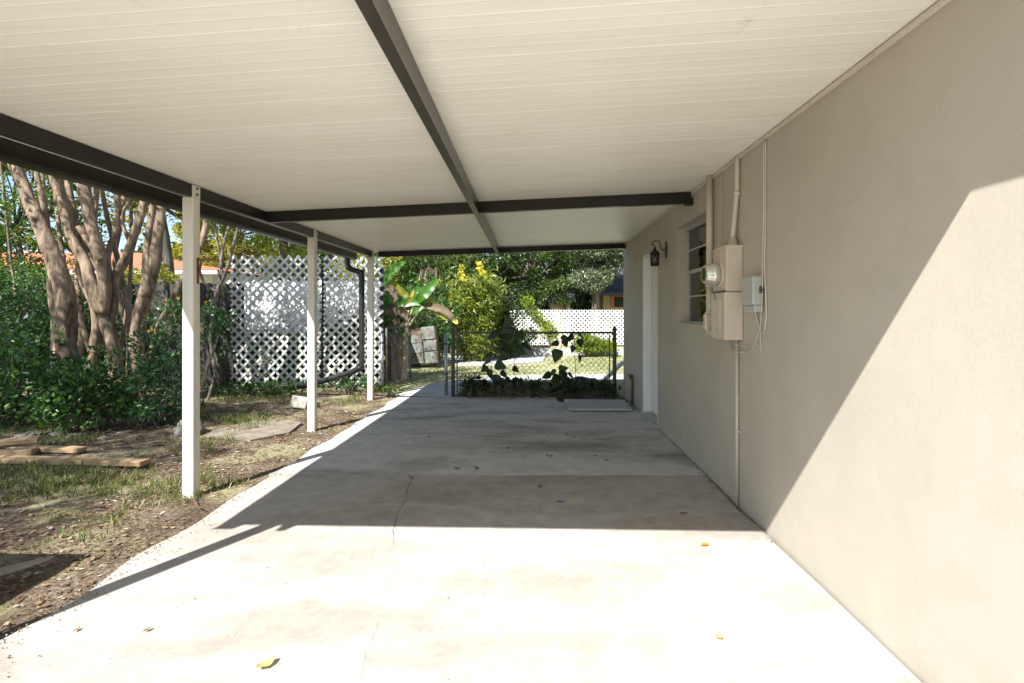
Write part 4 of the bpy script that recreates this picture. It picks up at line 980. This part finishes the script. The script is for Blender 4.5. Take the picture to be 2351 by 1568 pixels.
# ------------------------------------------------------------------ broad-leaved weeds at the fence
def heart(mb, p, d, s, tilt):
    d = Vector(d).normalized(); up = Vector((0,0,1)); l = d.cross(Vector((0,-1,.35))).normalized(); nn = l.cross(d)
    l = (l*math.cos(tilt)+nn*math.sin(tilt)).normalized(); nn = l.cross(d)
    out = [(0,0),(-.10,.22),(.02,.42),(.22,.47),(.45,.38),(.65,.27),(.85,.12),(1,0)]
    V = []
    for sgn in (1,-1):
        pts = [p+d*a*s+l*sgn*b*s+nn*(b*.18-.15*a*a)*s for a, b in out]; mid = [p+d*a*s+nn*(-.15*a*a)*s for a, b in out]
        o = len(V); V += pts+mid
        fs = [(o+i,o+i+1,o+9+i,o+8+i) for i in range(7)]
        mb.add(V[o:], [(f[0]-o,f[1]-o,f[2]-o,f[3]-o) for f in fs], True)
def weed(base, stems, label):
    r = empty('broadleaf_weed', base); tag(r, label, 'plant', 'broad-leaved weeds along the chain link fence'); st = MB(); lf_ = MB()
    for pts, rest in stems:
        P = [W(px,py,Y) for px,py,Y in pts]; st.tube(P, [.007]+[.004]*(len(P)-1), 6, 4)
        for px, py, Y, s, ang in rest:
            p = W(px,py,Y); near = min(P, key=lambda q:(q-p).length); st.tube([near, near.lerp(p,.5)+Vector((0,0,.015)), p], .0022, 5, 2)
            heart(lf_, p, (math.cos(ang), random.uniform(-.5,.2), math.sin(ang)), s*1.15, random.uniform(-.9,.9))
    st.build('stems', M['bark'], r); lf_.build('leaves', M['lf_weed'], r)
R_ = random.uniform
def lv(l): return [(x,y,8.5+R_(-.12,.12),s,a) for x,y,s,a in l]
weed((-.5,8.5,0), [([(1172,915,8.5),(1160,860,8.5),(1148,800,8.5),(1160,740,8.5)], lv([(1160,735,.16,-.4),(1168,755,.15,-.9),(1150,760,.14,3.6),(1185,765,.15,-.5),(1140,765,.16,3.7),(1180,790,.17,-.8),(1200,790,.16,-.5),(1165,790,.14,-1.6),(1130,812,.13,3.6),(1150,815,.16,-.3)])),
  ([(1140,912,8.5),(1130,870,8.5),(1128,835,8.5)], lv([(1125,830,.14,3.5),(1140,835,.17,-.4),(1125,850,.14,-1.5),(1150,855,.13,-.6),(1140,862,.15,-1.7),(1160,870,.13,-.8),(1118,842,.12,3.9)])),
  ([(1190,912,8.5),(1180,870,8.5),(1183,800,8.5)], lv([(1178,845,.11,-.5),(1185,870,.12,-1),(1190,800,.13,-.7)]))], 'tall broad-leaved weed at the left half of the chain link fence')
weed((.4,8.5,0), [([(1290,912,8.5),(1283,870,8.5),(1284,850,8.5)], lv([(1275,852,.15,3.8),(1285,848,.13,.2),(1290,855,.18,-1.2),(1262,858,.14,3.7),(1305,858,.12,-.7),(1280,862,.16,-2.2)])),
  ([(1300,912,8.5),(1292,850,8.5),(1285,810,8.5),(1290,790,8.5)], lv([(1282,805,.19,-1.9),(1290,775,.15,-.3),(1280,785,.12,3.7),(1296,780,.12,-1.3)])),
  ([(1245,912,8.5),(1240,885,8.5)], lv([(1235,880,.15,3.6),(1245,880,.14,-.6),(1222,885,.14,3.4),(1230,895,.13,-1.5)]))], 'low broad-leaved weed with drooping leaves at the middle of the fence')
weed((.65,8.5,0), [([(1320,912,8.5),(1322,850,8.5),(1318,790,8.5),(1325,770,8.5)], lv([(1325,765,.14,-.6),(1315,770,.13,3.8),(1330,780,.12,-1.3),(1330,818,.10,-1.4),(1318,795,.11,-2)]))], 'thin single-stemmed weed nearest the right fence post')

# ------------------------------------------------------------------ banana plant
def blade(mb, pts, wd, fold=.25, tear=0, n=22):
    P = [Vector(p) for p in pts]; Q = []
    for i in range(len(P)-1):
        a=P[max(i-1,0)];b=P[i];c=P[i+1];d=P[min(i+2,len(P)-1)]; m_ = n//(len(P)-1)
        for k in range(m_):
            t=k/m_; Q.append(.5*(2*b+(c-a)*t+(2*a-5*b+4*c-d)*t*t+(3*b-a-3*c+d)*t**3))
    Q.append(P[-1]); N_ = len(Q); V=[]; 
    view = Vector((0,-1,.15))
    for i, p in enumerate(Q):
        d = (Q[min(i+1,N_-1)]-Q[max(i-1,0)]).normalized(); l = d.cross(view).normalized(); nn = l.cross(d)
        t = i/(N_-1); ww = wd*.5*(math.sin(math.pi*min(1,.08+t*.92))**.55)*(1+(random.uniform(-tear,tear*.3)))
        for q in (-1,-.5,0,.5,1): V.append(p+l*ww*q+nn*abs(q)*ww*fold+nn*random.uniform(-1,1)*tear*ww*.25)
    mb.add(V, [(5*i+k,5*i+k+1,5*i+k+6,5*i+k+5) for i in range(N_-1) for k in range(4)], True)
    return mb
r = empty('banana_plant', (-2.75,10.6,0)); tag(r, 'banana plant with broad green and brown dead leaves behind the gate', 'banana plant')
Yb = 10.6
def bl_(pts, wd, mat, name='leaf', fold=.25, tear=0): 
    o = blade(MB(), [W(a,b,Yb+(c[0] if c else 0)) for a,b,*c in pts], wd, fold, tear).build(name, M[mat], r); return o
bl_([(872,662),(884,642),(903,620),(930,600)], .20, 'lf_banana'); bl_([(873,668),(890,672),(905,668,.1)], .12,'lf_banana')
bl_([(958,692),(970,678,-.1),(988,660),(1006,640)], .24, 'lf_banana', tear=.15); bl_([(948,688,.2),(955,672,.2),(968,662,.25)], .22, 'lf_banana')
bl_([(975,696),(950,692),(930,696),(908,704)], .19, 'lf_banana'); bl_([(975,700),(958,710),(945,722)], .15, 'lf_banana')
bl_([(892,650,.1),(908,660,.1),(930,678,.1),(936,684)], .17, 'lf_banana_y'); bl_([(956,684),(972,680),(984,684),(992,700)], .17, 'lf_banana_y')
bl_([(965,702),(990,704),(1015,710),(1035,726),(1046,742)], .16, 'lf_banana_dead', tear=.3); bl_([(985,708,.05),(1010,722,.05),(1030,736,.05)], .10, 'lf_banana_y', tear=.2)
bl_([(940,694),(944,682),(950,666)], .07, 'lf_orange', 'bud_leaf'); bl_([(1040,735),(1046,738),(1050,744)], .09, 'flower_y', 'leaf_tip')
for q in range(5): bl_([(868+q*8,640+q*14),(874+q*6,670+q*8),(872+q*7,712)], .16, 'lf_banana', fold=.1)
for pts, wd in (([(880,664),(900,664),(908,680),(904,694)],.17),([(905,720),(922,715),(934,730),(930,752)],.2),([(885,722),(895,712),(905,722),(900,752)],.18),([(898,696),(904,704),(896,740)],.14),([(915,745),(905,730),(890,748)],.14)): bl_(pts, wd, 'lf_banana_dead', tear=.35, fold=.5)
for k in range(13):
    x0 = 886+random.uniform(0,46); y0 = random.uniform(745,800); L_ = random.uniform(50,95)
    bl_([(x0,y0,R_(-.15,.15)),(x0+R_(-5,5),y0+L_*.5),(x0+R_(-7,7),min(886,y0+L_),R_(-.1,.1))], random.uniform(.05,.12), 'lf_banana_dead', 'dead_leaf', .6, .35)
mb = MB(); 
for x0, x1, y1 in ((930,938,712),(932,950,700),(934,972,702)): pxtube(mb, [(x0-6,880),(x0,800),(x0+2,755),(x1,y1)], Yb, [5,4,3,2], 8, lump=0)
mb.build('stalks', M['cane'], r)
MB().tube([W(902,885,Yb),W(903,820,Yb),W(905,760,Yb)], [.10,.08,.06], 12, 4, lump=.2).tube([W(920,885,Yb+.2),W(921,820,Yb+.2),W(918,765,Yb+.2)], [.08,.07,.05], 12, 4, lump=.3).build('trunk', M['bark'], r)

# dead palm-like fronds
C, R = blobs(W(985,618,14.5), (.24,.1,.10), 8, .08); P, u = blob_points(C, R, 14); V, T = leaves(P, .36, .07, dirn=(0,0,-2.2), spread=.5)
tag(npmesh('dead_frond', V, T, M['lf_banana_dead']), 'bunch of reddish brown dead fronds hanging above the banana plant', 'dead frond')

# rusty white cabinet
r = empty('rusty_cabinet', (-2.9,13.0,0)); tag(r, 'old rusty white metal cabinet leaning under the bamboo', 'cabinet')
rw = simple('rusty_white_enamel', (.19,.21,.18), (.09,.05,.028), 4.5, .6, lo=.46, hi=.66)
Mt = Matrix.Translation((-3.22,13.0,.06)) @ Matrix.Scale(.86,4) @ Matrix.Rotation(math.radians(-6),4,'Y')
for i, (x0,x1,z0,z1) in enumerate(((0,.44,.0,.30),(.0,.44,.315,.60),(0,.44,.615,.95),(.47,.86,.0,.34),(.47,.86,.355,.66),(.47,.86,.675,1.05))):
    MB().bbox((x0,-.02,z0),(x1,.0,z1),.008,Mt @ Matrix.Rotation(math.radians((0,0,.5,2,1,-1)[i]),4,'Y')).build('drawer_front', rw, r)
MB().bbox((-.01,.001,-.06),(.88,.35,1.03),.01,Mt).build('body', simple('dark_rust',(.09,.045,.022),(.05,.028,.016),10,.9), r)

# ------------------------------------------------------------------ houses beyond
r = empty('neighbour_house', (-19,21,0)); tag(r, 'neighbour house with an orange tile roof beyond the left fence', 'house')
Yn = 19.0
ex0, ex1 = -32.0, -11.7; ze = 2.95; zr = 4.1; y0, y1 = Yn-.2, Yn+9
MB().box((ex0+.4,y0+.5,0),(ex1-.5,y1-.5,ze-.02)).build('wall', M['housewhite'], r)
MB().box((ex0,y0-.03,ze-.16),(ex1,y0+.0,ze+.02)).build('fascia', M['housewhite'], r)
mb = MB(); ym = (y0+y1)/2; rx = ex1-6.5
n = 60
def rowz(a): return a
# front slope as courses of tile
cs = 26
for i in range(cs):
    t0, t1 = i/cs, (i+1)/cs
    ya, yb = y0-.05+(ym-y0)*t0, y0-.05+(ym-y0)*t1; za, zb_ = ze+(zr-ze)*t0+.03, ze+(zr-ze)*t1+.005
    xa, xb = ex1+(rx-ex1)*t0, ex1+(rx-ex1)*t1
    mb.add([(ex0,ya,za),(xa,ya,za),(xb,yb,zb_),(ex0,yb,zb_),(ex0,ya,za-.03),(xa,ya,za-.03)], [(0,1,2,3),(4,5,1,0)])
mb.add([(ex1,y0,ze),(ex1,y1,ze),(rx,ym,zr)],[(0,1,2)]); mb.add([(ex0,y1,ze),(ex1,y1,ze),(rx,ym,zr),(ex0,ym,zr)],[(0,1,2,3)])
mb.build('roof', M['rooftile'], r)
r = empty('garden_shed', (1.1,20,0)); tag(r, 'small yellow shed with a dark shingle roof behind the far lattice', 'shed')
def px2(px, py, Y): return W(px,py,Y)
a = W(1262,688,20); b = W(1318,688,20)
MB().box((a.x+.05,20,0),(b.x-.15,22,a.z)).build('wall', M['yellowwall'], r)
zt2 = W(1290,657,20).z
MB().add([(a.x-.1,19.8,a.z-.02),(b.x+.05,19.8,a.z-.02),(b.x-.02,21,zt2+.05),(a.x+.2,21,zt2+.05),(a.x-.1,22.2,a.z-.02),(b.x+.05,22.2,a.z-.02),(a.x-.1,19.8,a.z-.1),(b.x+.05,19.8,a.z-.1)],[(0,1,2,3),(3,2,5,4),(1,5,2),(0,3,4),(6,7,1,0)]).build('roof', M['shingle'], r)
MB().box((b.x-.42,19.97,.1),(b.x-.30,19.998,a.z-.12)).build('trim_board', M['bark'], r)
r = empty('yellow_house', (4.6,22,0)); tag(r, 'yellow house with a dark overhanging roof beyond the far lattice fence', 'house')
a = W(1372,672,21.5)
MB().box((a.x+.25,21.5,0),(9,26,a.z)).build('wall', M['yellowwall'], r)
MB().add([(a.x-.35,20.9,a.z-.02),(9.5,20.9,a.z-.02),(9.5,24,a.z+1.2),(a.x-.35,24,a.z+1.2),(a.x-.35,20.9,a.z-.14),(9.5,20.9,a.z-.14),(a.x-.35,26.6,a.z-.02),(9.5,26.6,a.z-.02)],[(0,1,2,3),(4,5,1,0),(3,2,7,6),(0,3,6)]).build('roof', M['shingle'], r)
wd2 = MB().box((W(1404,0,21.4).x,21.42,1.6),(W(1404,0,21.4).x+.9,21.48,2.15)).build('window_frame', M['rooftile'], r)
MB().box((W(1404,0,21.4).x+.12,21.40,1.6),(W(1404,0,21.4).x+.8,21.415,2.02)).build('window_pane', M['dark'], wd2)

# ------------------------------------------------------------------ yard objects at left
def board(a, b, wd, th, z, label, rx=0):
    a = Vector(a); b = Vector(b); L_ = (b-a).length; ang = math.atan2(b.y-a.y, b.x-a.x)
    o = MB().bbox((0,0,0),(L_,wd,th),.004).build('lumber_board', M['lumber']); o.location=(a.x,a.y,z); o.rotation_euler=(rx,0,ang)
    return tag(o, label, 'board', 'offcuts of fresh lumber on the grass')
board((-4.95,4.62),(-3.50,4.52), .12, .045, .03, 'longest pale lumber board lying on the grass left of the white post')
board((-5.2,5.0),(-4.42,4.93), .10, .045, .035, 'short lumber offcut lying just behind the longest board')
board((-5.75,4.45),(-4.78,4.85), .12, .055, .04, 'thick lumber piece at the bottom of the pile at the left edge')
board((-5.85,4.62),(-4.95,5.08), .10, .045, .10, 'lumber piece lying on top of the pile at the left edge', .1)
sb = MB(); # splash block: tilted trough
sb.bbox((-.13,-.02,0),(.13,.03,.17),.008); sb.bbox((-.13,.03,0),(-.10,.30,.12),.008); sb.bbox((.10,.03,0),(.13,.30,.12),.008); sb.bbox((-.10,.03,0),(.10,.30,.035),.006)
o = sb.build('splash_block', M['block']); o.location = (*on(684,940,.0),.02); o.rotation_euler=(math.radians(-14),math.radians(5),math.radians(-14))
tag(o, 'small concrete splash block tipped on the leaf litter by the second post', 'splash block')
rock((-3.98,5.85,.07), .17, 'pale grey rock hidden behind the nearest white post', squash=.7)
RG = 'rocks edging the shrub bed at the left'
for i, (px, py, s) in enumerate(((25,1012,.12),(70,1018,.09),(105,1010,.11),(150,1016,.12),(185,1012,.10),(215,1018,.09),(250,1008,.08))):
    X, Y = on(px, py); rock((X,Y+.16,-.01), s*.9, 'grey rock in the row edging the dark shrub bed at the left', group=RG, squash=.6)
o = MB().prism([(-3.75,5.75),(-3.1,5.55),(-2.85,5.9),(-2.95,6.45),(-3.5,6.65),(-3.85,6.3)][::1], -.03, .012).build('stepping_stone', simple('dusty_stone',(.24,.20,.155),(.14,.11,.08),7,.95,.4,30)); tag(o, 'flat dusty stepping stone between the first and second white posts', 'stepping stone')
mb = blade(MB(), [(-3.25,2.45,.01),(-3.0,2.55,.035),(-2.85,2.68,.03),(-2.72,2.9,.015)], .05, .3); o = mb.build('bark_strip', simple('pale_bark_strip',(.30,.27,.22),(.22,.19,.15),8,.8)); tag(o, 'long pale curved strip of bark on the shaded dirt at lower left', 'bark strip')
mb = MB().tube([(-2.58,3.86,-.005),(-2.46,3.70,.004),(-2.36,3.62,.012)], .004, 6, 3).build('twig', M['rust']); tag(mb, 'thin reddish twig on the ground at the foot of the nearest post', 'twig')
# invented bin out of frame at left, added to cast the dark patch
r = empty('added_shadow_bin', (-3.5,1.75,0)); tag(r, 'unseen wheeled bin added left of the camera to cast a shadow patch', 'bin')
bm_ = MB().add([(-3.72,1.45,.08),(-3.2,1.45,.08),(-3.2,2.0,.08),(-3.72,2.0,.08),(-3.82,1.38,.98),(-3.1,1.38,.98),(-3.1,2.1,.98),(-3.82,2.1,.98)], [(3,2,1,0),(4,5,6,7),(0,1,5,4),(1,2,6,5),(2,3,7,6),(3,0,4,7)]); bm_.build('body', M['binm'], r)
MB().bbox((-3.86,1.34,.982),(-3.07,2.14,1.03),.015).build('lid', M['binm'], r)
for x in (-3.74,-3.2): MB().tube([(x-.03,1.45,.08),(x+.03,1.45,.08)], .1, 16).build('wheel', M['black'], r)

# ------------------------------------------------------------------ grass, litter (stuff)
def scatter(n, fn):
    out = []
    while len(out) < n:
        p = fn(); 
        if p is not None: out.append(p)
    return out
def lawn():
    x = random.uniform(-7.5,-2.32); y = random.uniform(1.9,8.6)
    d = noise.noise(Vector((x*1.3, y*1.3, 7)))+ .35*noise.noise(Vector((x*5,y*5,2))) + (.25 if x<-3.3 and y<4.6 else -.12) - (.35 if x > -2.8 else 0)
    if d < random.uniform(-.1,.35): return None
    return (x, y, gz(x,y))
def blades(pts, hmin, hmax, wd):
    P = np.array(pts); n = len(P); h = RNG.uniform(hmin,hmax,n)[:,None]; a = RNG.uniform(0,2*np.pi,n); l = np.stack([np.cos(a),np.sin(a),np.zeros(n)],1)*wd
    b = RNG.normal(size=(n,3)); b[:,2] = 0; b *= h*.55; up = np.array([[0,0,1.]])
    V = np.empty((n,5,3)); V[:,0]=P-l; V[:,1]=P+l; m_ = P+b*.35+up*h*.6; V[:,2]=m_-l*.8; V[:,3]=m_+l*.8; V[:,4]=P+b+up*h*RNG.uniform(.5,1,n)[:,None]
    i = (np.arange(n)*5)[:,None]; T = np.concatenate([i+np.array([[0,1,3]]),i+np.array([[0,3,2]]),i+np.array([[2,3,4]])],1).reshape(-1,3)
    return V.reshape(-1,3), T
def clump(pts, k, sd):
    out = []
    for p in pts:
        for _ in range(k): x = p[0]+random.gauss(0,sd); y = p[1]+random.gauss(0,sd); out.append((x, y, gz(x,y)))
    return [q for q in out if q[0] < -2.28]
V, T = blades(clump(scatter(2600, lawn), 9, .03), .03, .10, .0028)
tag(npmesh('grass', V, T, M['grass']), 'sparse short grass on the dirt left of the slab', kind='stuff')
def yard():
    x = random.uniform(-4.5,4.5); y = random.uniform(9.0,17)**1
    if noise.noise(Vector((x*.9,y*.9,5))) < random.uniform(-.5,.1): return None
    if -2.4 < x+.0 and 10.35 < y < 11.5 and x > -1.4: return None
    if x < -.6 and y < 10.9 and x > -2.5+ (y-9)*.3: return None
    if x < .3 and 13.5 < y < 16.6: return None
    return (x, y, -.03)
V, T = blades(scatter(15000, yard), .025, .06, .005)
tag(npmesh('yard_grass', V, T, M['grass']), 'sunlit lawn of the back yard beyond the fence', kind='stuff')
V, T = blades([(random.uniform(-1.3,1.4), random.uniform(8.6,9.3), -.03) for _ in range(5000)], .05, .14, .004)
tag(npmesh('fence_grass', V, T, M['grass']), 'rough grass strip behind the scalloped edging', kind='stuff')
def lit():
    x = -2.25-abs(random.gauss(0,1.8)); y = random.uniform(1.9,9.2)
    if noise.noise(Vector((x*1.5,y*1.5,12))) < random.uniform(-.6,.2): return None
    return (x, y, gz(x,y)+.012)
P = np.array(scatter(9000, lit)); V, T = leaves(P, .038, .55, dirn=(0,0,0), fold=.15); 
# flatten leaves on to the ground
base = np.repeat(P[:,2], 4); V[:,2] = base+np.clip((V[:,2]-base)*.35, -.004, .03)
tag(npmesh('leaf_litter', V, T, M['litter']), 'dry brown leaves and chips on the dirt', kind='stuff')
P = np.array([(random.uniform(-6.5,-2.3), random.uniform(1.9,9), 0) for _ in range(700)]); P[:,2] = [gz(a,b)+.006 for a,b,_ in P]
V, T = leaves(P, .016, .9, fold=.3); tag(npmesh('gravel', V, T, M['stone']), 'small pale stones in the dirt', kind='stuff')
